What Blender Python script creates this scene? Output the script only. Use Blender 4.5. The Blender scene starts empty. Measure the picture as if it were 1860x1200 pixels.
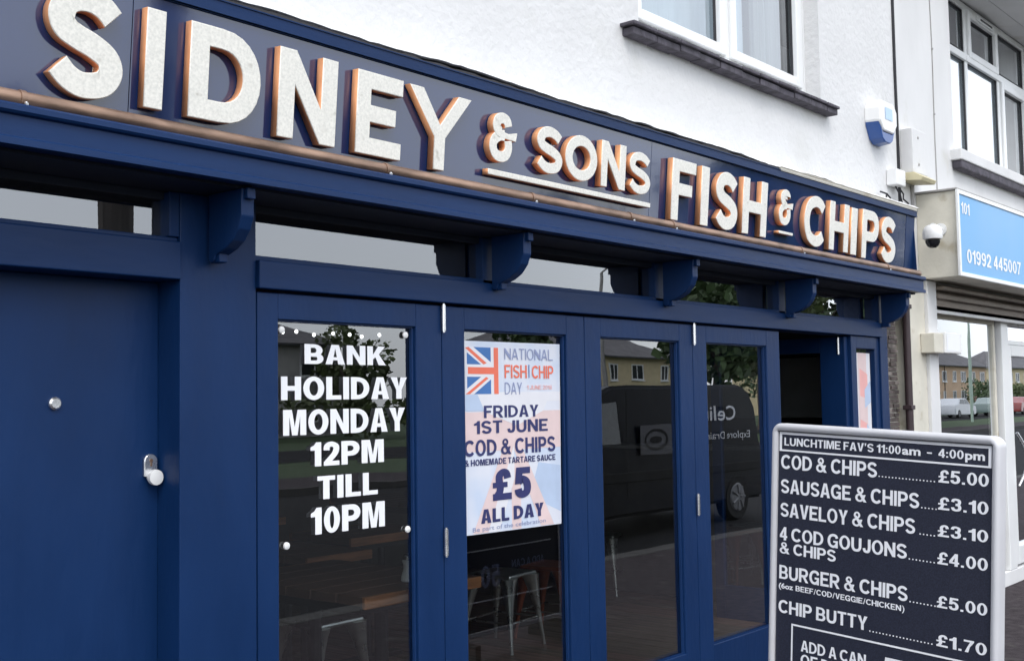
import bpy, bmesh, math, random
from mathutils import Vector, Matrix, noise
random.seed(7)
R = math.radians
C = bpy.context.scene.collection
S = bpy.context.scene

# ------------------------------------------------------------------ camera, world, sun, exposure
cam = bpy.data.objects.new("camera", bpy.data.cameras.new("camera"))
C.objects.link(cam); S.camera = cam
cam.data.sensor_width = 36.0
cam.data.lens = 36.0 * 2100 / 1860
cam.data.clip_start = 0.05; cam.data.clip_end = 2000
cr = Vector((0.64658977, -0.76266662, -0.01616441))
cu = Vector((-0.0362845, -0.05191408, 0.99799217))
cb = Vector((-0.76197448, -0.64470501, -0.06124009))
cam.matrix_world = Matrix(((cr.x, cu.x, cb.x, 0), (cr.y, cu.y, cb.y, -3.1), (cr.z, cu.z, cb.z, 1.6), (0, 0, 0, 1)))

SUN_EL, SUN_AZ = R(50), R(215)          # azimuth measured clockwise from +Y
w = bpy.data.worlds.new("World"); S.world = w; w.use_nodes = True
nt = w.node_tree; nt.nodes.clear()
sky = nt.nodes.new('ShaderNodeTexSky'); sky.sky_type = 'NISHITA'; sky.sun_disc = False
sky.sun_elevation = SUN_EL; sky.sun_rotation = SUN_AZ; sky.dust_density = 1.5; sky.air_density = 1.0
hs = nt.nodes.new('ShaderNodeHueSaturation'); hs.inputs['Saturation'].default_value = 0.65
cn = nt.nodes.new('ShaderNodeTexNoise'); cn.inputs['Scale'].default_value = 2.2; cn.inputs['Detail'].default_value = 5
tcs = nt.nodes.new('ShaderNodeTexCoord'); nt.links.new(tcs.outputs['Generated'], cn.inputs['Vector'])
cm = nt.nodes.new('ShaderNodeMapRange'); cm.inputs['To Min'].default_value = 0.86; cm.inputs['To Max'].default_value = 1.14
nt.links.new(cn.outputs['Fac'], cm.inputs['Value']); nt.links.new(cm.outputs['Result'], hs.inputs['Value'])
bg = nt.nodes.new('ShaderNodeBackground'); bg.inputs['Strength'].default_value = 0.15
wo = nt.nodes.new('ShaderNodeOutputWorld')
oc = nt.nodes.new('ShaderNodeMixRGB'); oc.inputs['Fac'].default_value = 0.6; oc.inputs['Color2'].default_value = (8.6, 9.1, 10.0, 1)   # even cloud layer
nt.links.new(sky.outputs['Color'], oc.inputs['Color1']); nt.links.new(oc.outputs['Color'], hs.inputs['Color']); nt.links.new(hs.outputs['Color'], bg.inputs['Color'])
nt.links.new(bg.outputs['Background'], wo.inputs['Surface'])
sun = bpy.data.objects.new("sun", bpy.data.lights.new("sun", 'SUN')); C.objects.link(sun)
sun.data.energy = 0.6; sun.data.angle = R(20); sun.data.color = (1.0, 0.96, 0.9)
sd = Vector((math.sin(SUN_AZ) * math.cos(SUN_EL), math.cos(SUN_AZ) * math.cos(SUN_EL), math.sin(SUN_EL)))
sun.rotation_euler = sd.to_track_quat('Z', 'Y').to_euler()
S.view_settings.view_transform = 'Standard'; S.view_settings.look = 'None'
S.view_settings.exposure = 0.80; S.view_settings.gamma = 1; S.view_settings.use_curve_mapping = False
S.render.resolution_x = 1024; S.render.resolution_y = 660

# ------------------------------------------------------------------ materials
def mat(name, col, rough=0.6, metal=0.0, noise_amt=0.0, nscale=8.0, bump=0.0, bscale=60.0, spec=0.5,
        col2=None, coat=0.0, stretch=(1, 1, 1), emit=0.0, detail=4.0, bdist=0.01, croughness=0.1, blotch=None):
    m = bpy.data.materials.new(name); m.use_nodes = True
    t = m.node_tree; p = t.nodes['Principled BSDF']
    p.inputs['Base Color'].default_value = (*col, 1)
    p.inputs['Roughness'].default_value = rough; p.inputs['Metallic'].default_value = metal
    p.inputs['Specular IOR Level'].default_value = spec
    p.inputs['Coat Weight'].default_value = coat; p.inputs['Coat Roughness'].default_value = croughness
    tc = t.nodes.new('ShaderNodeTexCoord'); mp = t.nodes.new('ShaderNodeMapping')
    mp.inputs['Scale'].default_value = stretch
    t.links.new(tc.outputs['Object'], mp.inputs['Vector'])
    if noise_amt > 0 or col2:
        n = t.nodes.new('ShaderNodeTexNoise'); n.inputs['Scale'].default_value = nscale; n.inputs['Detail'].default_value = detail
        t.links.new(mp.outputs['Vector'], n.inputs['Vector'])
        r = t.nodes.new('ShaderNodeValToRGB')
        c2 = col2 if col2 else tuple(c * (1 - noise_amt) for c in col)
        c1 = col if col2 else tuple(min(1, c * (1 + noise_amt)) for c in col)
        r.color_ramp.elements[0].position = 0.32; r.color_ramp.elements[1].position = 0.68
        r.color_ramp.elements[0].color = (*c2, 1); r.color_ramp.elements[1].color = (*c1, 1)
        t.links.new(n.outputs['Fac'], r.inputs['Fac']); t.links.new(r.outputs['Color'], p.inputs['Base Color'])
        mr = t.nodes.new('ShaderNodeMapRange'); mr.inputs['To Min'].default_value = max(0.02, rough - 0.08); mr.inputs['To Max'].default_value = min(1, rough + 0.1)
        t.links.new(n.outputs['Fac'], mr.inputs['Value']); t.links.new(mr.outputs['Result'], p.inputs['Roughness'])
        if blotch:
            n3 = t.nodes.new('ShaderNodeTexNoise'); n3.inputs['Scale'].default_value = blotch[1]; n3.inputs['Detail'].default_value = 6
            t.links.new(tc.outputs['Object'], n3.inputs['Vector'])
            r3 = t.nodes.new('ShaderNodeValToRGB'); r3.color_ramp.elements[0].position = blotch[2]; r3.color_ramp.elements[1].position = blotch[2] + 0.12
            mx = t.nodes.new('ShaderNodeMixRGB'); mx.inputs['Color2'].default_value = (*blotch[0], 1)
            t.links.new(n3.outputs['Fac'], r3.inputs['Fac']); t.links.new(r3.outputs['Color'], mx.inputs['Fac'])
            t.links.new(r.outputs['Color'], mx.inputs['Color1']); t.links.new(mx.outputs['Color'], p.inputs['Base Color'])
    if bump > 0:
        n2 = t.nodes.new('ShaderNodeTexNoise'); n2.inputs['Scale'].default_value = bscale; n2.inputs['Detail'].default_value = 5
        t.links.new(mp.outputs['Vector'], n2.inputs['Vector'])
        b = t.nodes.new('ShaderNodeBump'); b.inputs['Strength'].default_value = bump; b.inputs['Distance'].default_value = bdist
        t.links.new(n2.outputs['Fac'], b.inputs['Height']); t.links.new(b.outputs['Normal'], p.inputs['Normal'])
        if coat > 0: t.links.new(b.outputs['Normal'], p.inputs['Coat Normal'])
    if emit > 0:
        p.inputs['Emission Color'].default_value = (*col, 1); p.inputs['Emission Strength'].default_value = emit
    return m

def glass_mat(name, tint=(0.62, 0.66, 0.67), boost=4.8, rough=0.0, wav=0.010):
    m = bpy.data.materials.new(name); m.use_nodes = True; t = m.node_tree; t.nodes.clear()
    o = t.nodes.new('ShaderNodeOutputMaterial'); mx = t.nodes.new('ShaderNodeMixShader')
    tr = t.nodes.new('ShaderNodeBsdfTransparent'); tr.inputs['Color'].default_value = (*tint, 1)
    gl = t.nodes.new('ShaderNodeBsdfGlossy'); gl.inputs['Roughness'].default_value = rough; gl.inputs['Color'].default_value = (0.95, 0.97, 1, 1)
    ge = t.nodes.new('ShaderNodeNewGeometry'); dt = t.nodes.new('ShaderNodeVectorMath'); dt.operation = 'DOT_PRODUCT'
    t.links.new(ge.outputs['Incoming'], dt.inputs[0]); t.links.new(ge.outputs['Normal'], dt.inputs[1])
    def mth(op, a, b_=None):
        nd = t.nodes.new('ShaderNodeMath'); nd.operation = op
        for q_, v_ in enumerate((a, b_)):
            if v_ is None: continue
            if isinstance(v_, (int, float)): nd.inputs[q_].default_value = v_
            else: t.links.new(v_, nd.inputs[q_])
        return nd.outputs[0]
    sch = mth('ADD', mth('MULTIPLY', mth('POWER', mth('SUBTRACT', 1.0, mth('ABSOLUTE', dt.outputs['Value'])), 5.0), 0.96), 0.04)   # Schlick, both faces alike
    mu = t.nodes.new('ShaderNodeMath'); mu.operation = 'MULTIPLY'; mu.inputs[1].default_value = boost; mu.use_clamp = True
    tc = t.nodes.new('ShaderNodeTexCoord'); n = t.nodes.new('ShaderNodeTexNoise'); n.inputs['Scale'].default_value = 2.5; n.inputs['Detail'].default_value = 1
    b = t.nodes.new('ShaderNodeBump'); b.inputs['Strength'].default_value = wav; b.inputs['Distance'].default_value = 0.05
    t.links.new(tc.outputs['Object'], n.inputs['Vector']); t.links.new(n.outputs['Fac'], b.inputs['Height'])
    t.links.new(b.outputs['Normal'], gl.inputs['Normal'])
    t.links.new(sch, mu.inputs[0]); t.links.new(mu.outputs[0], mx.inputs['Fac'])
    t.links.new(tr.outputs[0], mx.inputs[1]); t.links.new(gl.outputs[0], mx.inputs[2]); t.links.new(mx.outputs[0], o.inputs['Surface'])
    return m

M = {}
M['blue'] = mat('navy_paint', (0.0040, 0.0250, 0.094), 0.42, noise_amt=0.10, nscale=5, bump=0.4, bscale=34, stretch=(1, 1, 0.35), spec=0.22, bdist=0.004)
M['blue_h'] = mat('navy_paint_long_grain', (0.0040, 0.0250, 0.094), 0.42, noise_amt=0.12, nscale=6, bump=0.3, bscale=30, stretch=(0.25, 1, 1), bdist=0.004, spec=0.22)
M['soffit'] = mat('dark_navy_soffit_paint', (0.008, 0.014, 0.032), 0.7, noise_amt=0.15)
M['panel'] = mat('gloss_navy_panel', (0.009, 0.025, 0.095), 0.05, spec=0.80, noise_amt=0.05, nscale=3, bump=0.04, bscale=3, bdist=0.01, coat=0.25, croughness=0.02)
M['bronze'] = mat('aged_bronze', (0.27, 0.175, 0.125), 0.42, metal=0.6, noise_amt=0.4, nscale=22, stretch=(0.3, 1, 1), bump=0.2, bscale=90, bdist=0.002)
M['copper'] = mat('copper_return', (0.90, 0.40, 0.19), 0.38, metal=0.25, noise_amt=0.2, nscale=10, bump=0.15, bscale=18, bdist=0.004)
M['face'] = mat('mottled_letter_face', (0.87, 0.85, 0.78), 0.42, noise_amt=0.0, nscale=120, col2=(0.70, 0.69, 0.63), bump=0.3, bscale=70, bdist=0.002, blotch=((0.52, 0.50, 0.44), 30, 0.64))
M['render'] = mat('white_render', (0.70, 0.70, 0.70), 0.85, noise_amt=0.03, nscale=3, bump=0.7, bscale=24, bdist=0.010, blotch=((0.63, 0.63, 0.61), 1.6, 0.58))
M['render2'] = mat('smooth_white_paint', (0.70, 0.70, 0.70), 0.8, noise_amt=0.05, nscale=2.5, bump=0.3, bscale=40, bdist=0.006, stretch=(1, 1, 0.5), blotch=((0.58, 0.57, 0.53), 2.2, 0.62))
M['cream'] = mat('aged_cream_paint', (0.66, 0.63, 0.54), 0.7, noise_amt=0.08, nscale=5, bump=0.2, bscale=30, blotch=((0.48, 0.43, 0.32), 6, 0.60))
M['upvc'] = mat('white_upvc', (0.82, 0.83, 0.83), 0.3, noise_amt=0.02, nscale=4)
M['gasket'] = mat('black_gasket', (0.04, 0.04, 0.045), 0.6)
M['slate'] = mat('dark_sill_tile', (0.075, 0.068, 0.085), 0.8, noise_amt=0.45, nscale=14, bump=0.8, bscale=30, bdist=0.01)
M['flash'] = mat('black_flashing', (0.02, 0.02, 0.025), 0.7, noise_amt=0.3, nscale=20, bump=0.6, bscale=30)
M['glass'] = glass_mat('shop_glass')
M['glass_up'] = glass_mat('house_glass', (0.75, 0.8, 0.82), 3.2, 0.0, 0.004)
M['chrome'] = mat('satin_steel', (0.75, 0.76, 0.78), 0.25, metal=0.9, noise_amt=0.08, nscale=30)
M['whiteplastic'] = mat('white_plastic', (0.80, 0.80, 0.79), 0.35, noise_amt=0.03, nscale=8)
M['yellowed'] = mat('yellowed_plastic', (0.62, 0.56, 0.36), 0.5, noise_amt=0.08, nscale=8)
M['blueplastic'] = mat('blue_plastic', (0.03, 0.09, 0.30), 0.3, noise_amt=0.05)
M['paleblue'] = mat('pale_blue_print', (0.45, 0.62, 0.85), 0.4, noise_amt=0.03)
M['darkplastic'] = mat('dark_dome', (0.015, 0.015, 0.018), 0.08, noise_amt=0.05)
M['grey'] = mat('grey_plastic', (0.35, 0.34, 0.33), 0.6, noise_amt=0.1)
M['skyblue'] = mat('sky_blue_sign_face', (0.12, 0.38, 0.70), 0.35, noise_amt=0.03, nscale=2)
M['letter_white'] = mat('white_vinyl', (0.86, 0.87, 0.90), 0.45, noise_amt=0.02, nscale=5)
M['shutter'] = mat('brown_shutter_housing', (0.20, 0.165, 0.135), 0.6, noise_amt=0.25, nscale=6, bump=0.3, bscale=30, stretch=(0.2, 1, 1))
M['brick'] = mat('brown_brick', (0.105, 0.085, 0.080), 0.9, noise_amt=0.45, nscale=9, bump=0.7, bscale=50, bdist=0.006)
M['brick2'] = mat('grey_brick', (0.19, 0.165, 0.15), 0.9, noise_amt=0.35, nscale=9, bump=0.7, bscale=50, bdist=0.006)
M['mortar'] = mat('pale_mortar', (0.58, 0.55, 0.49), 0.95, noise_amt=0.15, nscale=30, bump=0.5, bscale=80)
M['pipebrown'] = mat('dark_plum_pipe', (0.045, 0.028, 0.032), 0.5, noise_amt=0.2)
M['board'] = mat('charcoal_board_print', (0.022, 0.025, 0.042), 0.45, noise_amt=0.35, nscale=260, detail=2)
M['alu'] = mat('silver_grey_frame', (0.60, 0.60, 0.625), 0.40, metal=0.1, noise_amt=0.04, nscale=6)
M['poster'] = None
M['navyink'] = mat('navy_ink', (0.025, 0.03, 0.13), 0.5, noise_amt=0.08)
M['paleink'] = mat('faded_blue_ink', (0.26, 0.30, 0.48), 0.5, noise_amt=0.06)
M['redink'] = mat('red_orange_ink', (0.80, 0.17, 0.10), 0.5, noise_amt=0.06)
M['blueink'] = mat('mid_blue_ink', (0.05, 0.16, 0.42), 0.5, noise_amt=0.08)
M['floorwood'] = mat('dark_floor_wood', (0.15, 0.115, 0.085), 0.5, noise_amt=0.5, nscale=5, stretch=(6, 0.6, 1), bump=0.2, bscale=10)
M['floorwood2'] = mat('red_brown_floor_wood', (0.19, 0.12, 0.09), 0.5, noise_amt=0.5, nscale=5, stretch=(6, 0.6, 1), bump=0.2, bscale=10)
M['tableedge'] = mat('orange_pine_edge', (0.34, 0.135, 0.05), 0.5, noise_amt=0.3, nscale=9, stretch=(0.6, 5, 5))
M['tabletop'] = mat('shaded_pine_top', (0.11, 0.06, 0.04), 0.5, noise_amt=0.25, nscale=6, stretch=(5, 0.5, 5), spec=0.5)  # shade on the table tops put into the colour, darker than the edge pine
M['darkmetal'] = mat('black_metal', (0.02, 0.02, 0.022), 0.45, noise_amt=0.1)
M['gunmetal'] = mat('brushed_steel', (0.62, 0.63, 0.60), 0.28, metal=0.9, noise_amt=0.15, nscale=12)
M['coppermetal'] = mat('copper_painted_steel', (0.40, 0.12, 0.06), 0.35, metal=0.6, noise_amt=0.15, nscale=12)
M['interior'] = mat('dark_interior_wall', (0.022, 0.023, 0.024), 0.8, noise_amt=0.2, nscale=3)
M['interior_pale'] = mat('pale_interior_wall', (0.50, 0.52, 0.48), 0.8, noise_amt=0.05, nscale=3)
M['menuwall'] = mat('dull_menu_panel', (0.085, 0.078, 0.070), 0.6, noise_amt=0.2, nscale=6)
M['tarmac'] = mat('worn_tarmac', (0.050, 0.042, 0.046), 0.95, spec=0.12, noise_amt=0.3, nscale=14, bump=0.6, bscale=120, bdist=0.006, blotch=((0.085, 0.078, 0.075), 4, 0.60))
M['road'] = mat('road_asphalt', (0.024, 0.024, 0.026), 0.95, spec=0.1, noise_amt=0.25, nscale=30, bump=0.4, bscale=150)
M['kerb'] = mat('concrete_kerb', (0.060, 0.057, 0.055), 0.9, noise_amt=0.15, nscale=8, bump=0.3)
M['grass'] = mat('mown_grass', (0.032, 0.058, 0.018), 0.95, noise_amt=0.4, nscale=6, bump=0.6, bscale=60)
M['leaf'] = mat('leaf_green', (0.05, 0.085, 0.028), 0.6, noise_amt=0.5, nscale=0.9)
M['leaf2'] = mat('olive_leaf_green', (0.075, 0.10, 0.032), 0.6, noise_amt=0.5, nscale=0.9)
M['bark'] = mat('bark', (0.10, 0.08, 0.06), 0.9, noise_amt=0.4, nscale=8, stretch=(3, 3, 0.5), bump=0.6, bscale=20)
M['pole'] = mat('weathered_pole_wood', (0.07, 0.06, 0.055), 0.9, noise_amt=0.3, nscale=8, stretch=(4, 4, 0.3))
M['lampgreen'] = mat('pale_green_lamp_paint', (0.42, 0.52, 0.44), 0.5, noise_amt=0.08)
M['hwall'] = mat('cream_pebbledash', (0.62, 0.52, 0.33), 0.9, noise_amt=0.08, nscale=2)
M['hwall2'] = mat('peach_pebbledash', (0.62, 0.44, 0.30), 0.9, noise_amt=0.08, nscale=2)
M['hwall3'] = mat('grey_pebbledash', (0.36, 0.35, 0.34), 0.9, noise_amt=0.08, nscale=2)
M['rooftile'] = mat('grey_roof_tile', (0.12, 0.115, 0.12), 0.85, noise_amt=0.25, nscale=1.5)
M['chimbrick'] = mat('chimney_brick', (0.26, 0.17, 0.11), 0.9, noise_amt=0.25, nscale=6)
M['darkglass'] = mat('dark_window_glass', (0.03, 0.035, 0.04), 0.05, spec=0.8, noise_amt=0.1)
M['vanpaint'] = mat('black_blue_van_paint', (0.002, 0.003, 0.008), 0.3, coat=0.0, spec=0.12, noise_amt=0.1)
M['vangrey'] = mat('dull_grey_vinyl', (0.10, 0.10, 0.11), 0.5, noise_amt=0.1)
M['tyre'] = mat('tyre_rubber', (0.015, 0.015, 0.015), 0.85, noise_amt=0.2)
M['carwhite'] = mat('pale_silver_car_paint', (0.55, 0.57, 0.60), 0.2, coat=0.5, noise_amt=0.03)
M['cargreen'] = mat('grey_green_car_paint', (0.18, 0.24, 0.22), 0.2, coat=0.5, noise_amt=0.03)
M['carred'] = mat('dark_red_car_paint', (0.25, 0.03, 0.025), 0.2, coat=0.5, noise_amt=0.03)
M['lamp_on'] = mat('lit_tube', (1.0, 0.99, 0.95), 0.5, emit=3.0)
M['rim'] = mat('dull_wheel_metal', (0.22, 0.22, 0.23), 0.5, metal=0.4, noise_amt=0.1)
M['lamp_red'] = mat('lit_red_lamp', (1.0, 0.03, 0.02), 0.5, emit=1.2)
M['orange'] = mat('orange_barrier', (0.65, 0.12, 0.04), 0.6, noise_amt=0.1)
M['curtain'] = mat('pale_net_curtain', (0.62, 0.68, 0.72), 0.9, noise_amt=0.06, nscale=3, bump=0.5, bscale=12, stretch=(4, 4, 0.2))
M['curtain2'] = mat('grey_curtain', (0.30, 0.31, 0.29), 0.9, noise_amt=0.2, nscale=10, stretch=(5, 5, 0.1), bump=0.5, bscale=10)

def poster_material():
    """washed out pale union flag print, pink and pale blue"""
    m = bpy.data.materials.new('poster_print'); m.use_nodes = True; t = m.node_tree; p = t.nodes['Principled BSDF']
    p.inputs['Roughness'].default_value = 0.5
    tc = t.nodes.new('ShaderNodeTexCoord'); n = t.nodes.new('ShaderNodeTexNoise'); n.inputs['Scale'].default_value = 5
    t.links.new(tc.outputs['Object'], n.inputs['Vector'])
    r = t.nodes.new('ShaderNodeValToRGB')
    e = r.color_ramp.elements
    e[0].position = 0.35; e[0].color = (0.56, 0.64, 0.78, 1); e[1].position = 0.6; e[1].color = (0.70, 0.72, 0.79, 1)
    t.links.new(n.outputs['Fac'], r.inputs['Fac']); t.links.new(r.outputs['Color'], p.inputs['Base Color'])
    return m
M['poster'] = poster_material()
M['pinkprint'] = mat('pale_pink_print', (0.74, 0.58, 0.57), 0.5, noise_amt=0.05, nscale=9)
M['whiteprint'] = mat('near_white_print', (0.74, 0.74, 0.78), 0.5, noise_amt=0.03, nscale=9)
M['paleblueprint'] = mat('washed_blue_print', (0.47, 0.57, 0.74), 0.5, noise_amt=0.06, nscale=9)
M['pinkstrong'] = mat('salmon_print', (0.82, 0.42, 0.40), 0.5, noise_amt=0.06, nscale=9)

# ------------------------------------------------------------------ builders
OFF = {}
def tag(o, label=None, cat=None, group=None, kind=None):
    if label: o['label'] = label
    if cat: o['category'] = cat
    if group: o['group'] = group
    if kind: o['kind'] = kind
    return o
def thing(name, label, cat, loc=(0, 0, 0), group=None, rz=0.0):
    o = bpy.data.objects.new(name, None); C.objects.link(o); o.empty_display_size = 0.1
    o.location = loc; o.rotation_euler = (0, 0, rz); OFF[o.name] = Vector(loc)
    return tag(o, label, cat, group)
def link(name, me, parent=None):
    o = bpy.data.objects.new(name, me); C.objects.link(o)
    if parent: o.parent = parent; OFF[o.name] = OFF[parent.name]
    return o

class B:
    """collects shapes and links them as one mesh object; coordinates are world unless local=True"""
    def __init__(s): s.bm = bmesh.new()
    def box(s, x0, x1, y0, y1, z0, z1, bev=0.0):
        t = bmesh.new(); bmesh.ops.create_cube(t, size=1)
        for v in t.verts:
            v.co = Vector(((x0 + x1) / 2 + v.co.x * (x1 - x0), (y0 + y1) / 2 + v.co.y * (y1 - y0), (z0 + z1) / 2 + v.co.z * (z1 - z0)))
        if bev > 0: bmesh.ops.bevel(t, geom=t.edges[:], offset=bev, segments=2, affect='EDGES', profile=0.5)
        s.add(t); return s
    def add(s, t):
        me = bpy.data.meshes.new('tmp'); t.to_mesh(me); t.free(); s.bm.from_mesh(me); bpy.data.meshes.remove(me)
    def poly(s, pts, faces):
        vs = [s.bm.verts.new(p) for p in pts]
        for f in faces: s.bm.faces.new([vs[i] for i in f])
        return s
    def prism(s, prof, fn0, fn1, bev=0.0):
        """prof: 2D loop; fn0/fn1 map a 2D point to 3D for the two ends"""
        t = bmesh.new(); n = len(prof)
        a = [t.verts.new(fn0(*p)) for p in prof]; b = [t.verts.new(fn1(*p)) for p in prof]
        t.faces.new(a); t.faces.new(b[::-1])
        for i in range(n): t.faces.new([a[i], b[i], b[(i + 1) % n], a[(i + 1) % n]])
        bmesh.ops.recalc_face_normals(t, faces=t.faces[:])
        if bev > 0: bmesh.ops.bevel(t, geom=t.edges[:], offset=bev, segments=1, affect='EDGES')
        s.add(t); return s
    def tube(s, pts, r, n=8, r2=None):
        pts = [Vector(p) for p in pts]; rings = []
        for i, p in enumerate(pts):
            d = (pts[min(i + 1, len(pts) - 1)] - pts[max(i - 1, 0)]).normalized()
            a = d.orthogonal().normalized() if abs(d.z) > 0.95 else d.cross(Vector((0, 0, 1))).normalized(); b = d.cross(a)
            rr = r if r2 is None else r + (r2 - r) * i / (len(pts) - 1)
            rings.append([s.bm.verts.new(p + (a * math.cos(6.2832 * k / n) + b * math.sin(6.2832 * k / n)) * rr) for k in range(n)])
        for i in range(len(rings) - 1):
            for k in range(n): s.bm.faces.new([rings[i][k], rings[i][(k + 1) % n], rings[i + 1][(k + 1) % n], rings[i + 1][k]])
        s.bm.faces.new(rings[0][::-1]); s.bm.faces.new(rings[-1]); return s
    def lathe(s, prof, c=(0, 0, 0), n=16, axis='Z'):
        rings = []; c = Vector(c)
        for r, z in prof:
            ring = []
            for k in range(n):
                a = 6.2832 * k / n; p = (r * math.cos(a), r * math.sin(a), z)
                if axis == 'Y': p = (p[0], -p[2], p[1])
                if axis == 'X': p = (p[2], p[0], p[1])
                ring.append(s.bm.verts.new(c + Vector(p)))
            rings.append(ring)
        for i in range(len(rings) - 1):
            for k in range(n): s.bm.faces.new([rings[i][k], rings[i][(k + 1) % n], rings[i + 1][(k + 1) % n], rings[i + 1][k]])
        s.bm.faces.new(rings[0][::-1]); s.bm.faces.new(rings[-1]); return s
    def build(s, name, m, parent=None, smooth=False, local=False, kind=None, recalc=True):
        if recalc: bmesh.ops.recalc_face_normals(s.bm, faces=s.bm.faces[:])
        if parent and not local:
            off = OFF[parent.name]
            for v in s.bm.verts: v.co -= off
        me = bpy.data.meshes.new(name); s.bm.to_mesh(me); s.bm.free()
        me.materials.append(m)
        if smooth:
            for p in me.polygons: p.use_smooth = True
            try: me.set_sharp_from_angle(angle=R(38))
            except Exception: pass
        o = link(name, me, parent)
        if kind: o['kind'] = kind
        return o

def frame_map(O, r, u, n):
    O, r, u, n = Vector(O), Vector(r), Vector(u), Vector(n)
    return lambda a, b, c=0.0: O + r * a + u * b + n * c

_tc = {}
def text_mesh(txt, offset):
    k = (txt, offset)
    if k in _tc: return _tc[k]
    cu_ = bpy.data.curves.new('t', 'FONT'); cu_.body = txt; cu_.size = 1; cu_.offset = offset; cu_.resolution_u = 3
    ob = bpy.data.objects.new('t', cu_); C.objects.link(ob)
    bpy.context.view_layer.update()
    me = bpy.data.meshes.new_from_object(ob.evaluated_get(bpy.context.evaluated_depsgraph_get()))
    vs = [tuple(v.co) for v in me.vertices]; fs = [tuple(p.vertices) for p in me.polygons]
    bpy.data.objects.remove(ob); bpy.data.meshes.remove(me)
    _tc[k] = (vs, fs); return vs, fs
def text(txt, F, a0, a1, b0, b1, m, parent, offset=0.03, c=0.0015, name='lettering', flip=False):
    """writes txt on the plane F so that it spans a0..a1 and capitals span b0..b1"""
    vs, fs = text_mesh(txt, offset); h = text_mesh('H', offset)[0]
    y0 = min(v[1] for v in h); y1 = max(v[1] for v in h)
    x0 = min(v[0] for v in vs); x1 = max(v[0] for v in vs)
    pts = []
    for v in vs:
        a = a0 + (v[0] - x0) / (x1 - x0) * (a1 - a0); b = b0 + (v[1] - y0) / (y1 - y0) * (b1 - b0)
        pts.append(F(a, b, c) - OFF[parent.name])
    me = bpy.data.meshes.new(name); me.from_pydata([tuple(p) for p in pts], [], fs); me.materials.append(m)
    return link(name, me, parent)

def curve_letter(name, loops, F, c_front, depth, parent, mats, bev=0.0025):
    """2D closed loops (outline and holes) extruded to a solid letter"""
    cv = bpy.data.curves.new('l', 'CURVE'); cv.dimensions = '2D'; cv.fill_mode = 'BOTH'
    cv.extrude = depth / 2 - bev; cv.bevel_depth = bev; cv.bevel_resolution = 0; cv.offset = -bev
    for lp in loops:
        sp = cv.splines.new('POLY'); sp.points.add(len(lp) - 1); sp.use_cyclic_u = True
        for i, p in enumerate(lp): sp.points[i].co = (p[0], p[1], 0, 1)
    ob = bpy.data.objects.new('l', cv); C.objects.link(ob); bpy.context.view_layer.update()
    me = bpy.data.meshes.new_from_object(ob.evaluated_get(bpy.context.evaluated_depsgraph_get()))
    bpy.data.objects.remove(ob); me.name = name
    for mm in mats: me.materials.append(mm)
    for p in me.polygons: p.material_index = 0 if abs(p.normal.z) > 0.5 else 1
    off = OFF[parent.name]
    for v in me.vertices: v.co = F(v.co.x, v.co.y, c_front - depth / 2 + v.co.z) - off
    return link(name, me, parent)

def catmull(pts, n=8):
    P = [pts[0]] + list(pts) + [pts[-1]]; out = []
    for i in range(1, len(P) - 2):
        p0, p1, p2, p3 = P[i - 1], P[i], P[i + 1], P[i + 2]
        for k in range(n):
            t = k / n
            out.append(tuple(0.5 * ((2 * p1[j]) + (-p0[j] + p2[j]) * t + (2 * p0[j] - 5 * p1[j] + 4 * p2[j] - p3[j]) * t * t + (-p0[j] + 3 * p1[j] - 3 * p2[j] + p3[j]) * t ** 3) for j in (0, 1)))
    out.append(tuple(pts[-1])); return out
def stroke(pts, t):
    c = catmull(pts); L, Rr = [], []
    for i, p in enumerate(c):
        a = c[max(i - 1, 0)]; b = c[min(i + 1, len(c) - 1)]
        d = Vector((b[0] - a[0], b[1] - a[1])).normalized(); nrm = Vector((-d.y, d.x)) * t / 2
        L.append((p[0] + nrm.x, p[1] + nrm.y)); Rr.append((p[0] - nrm.x, p[1] - nrm.y))
    return L + Rr[::-1]
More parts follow.
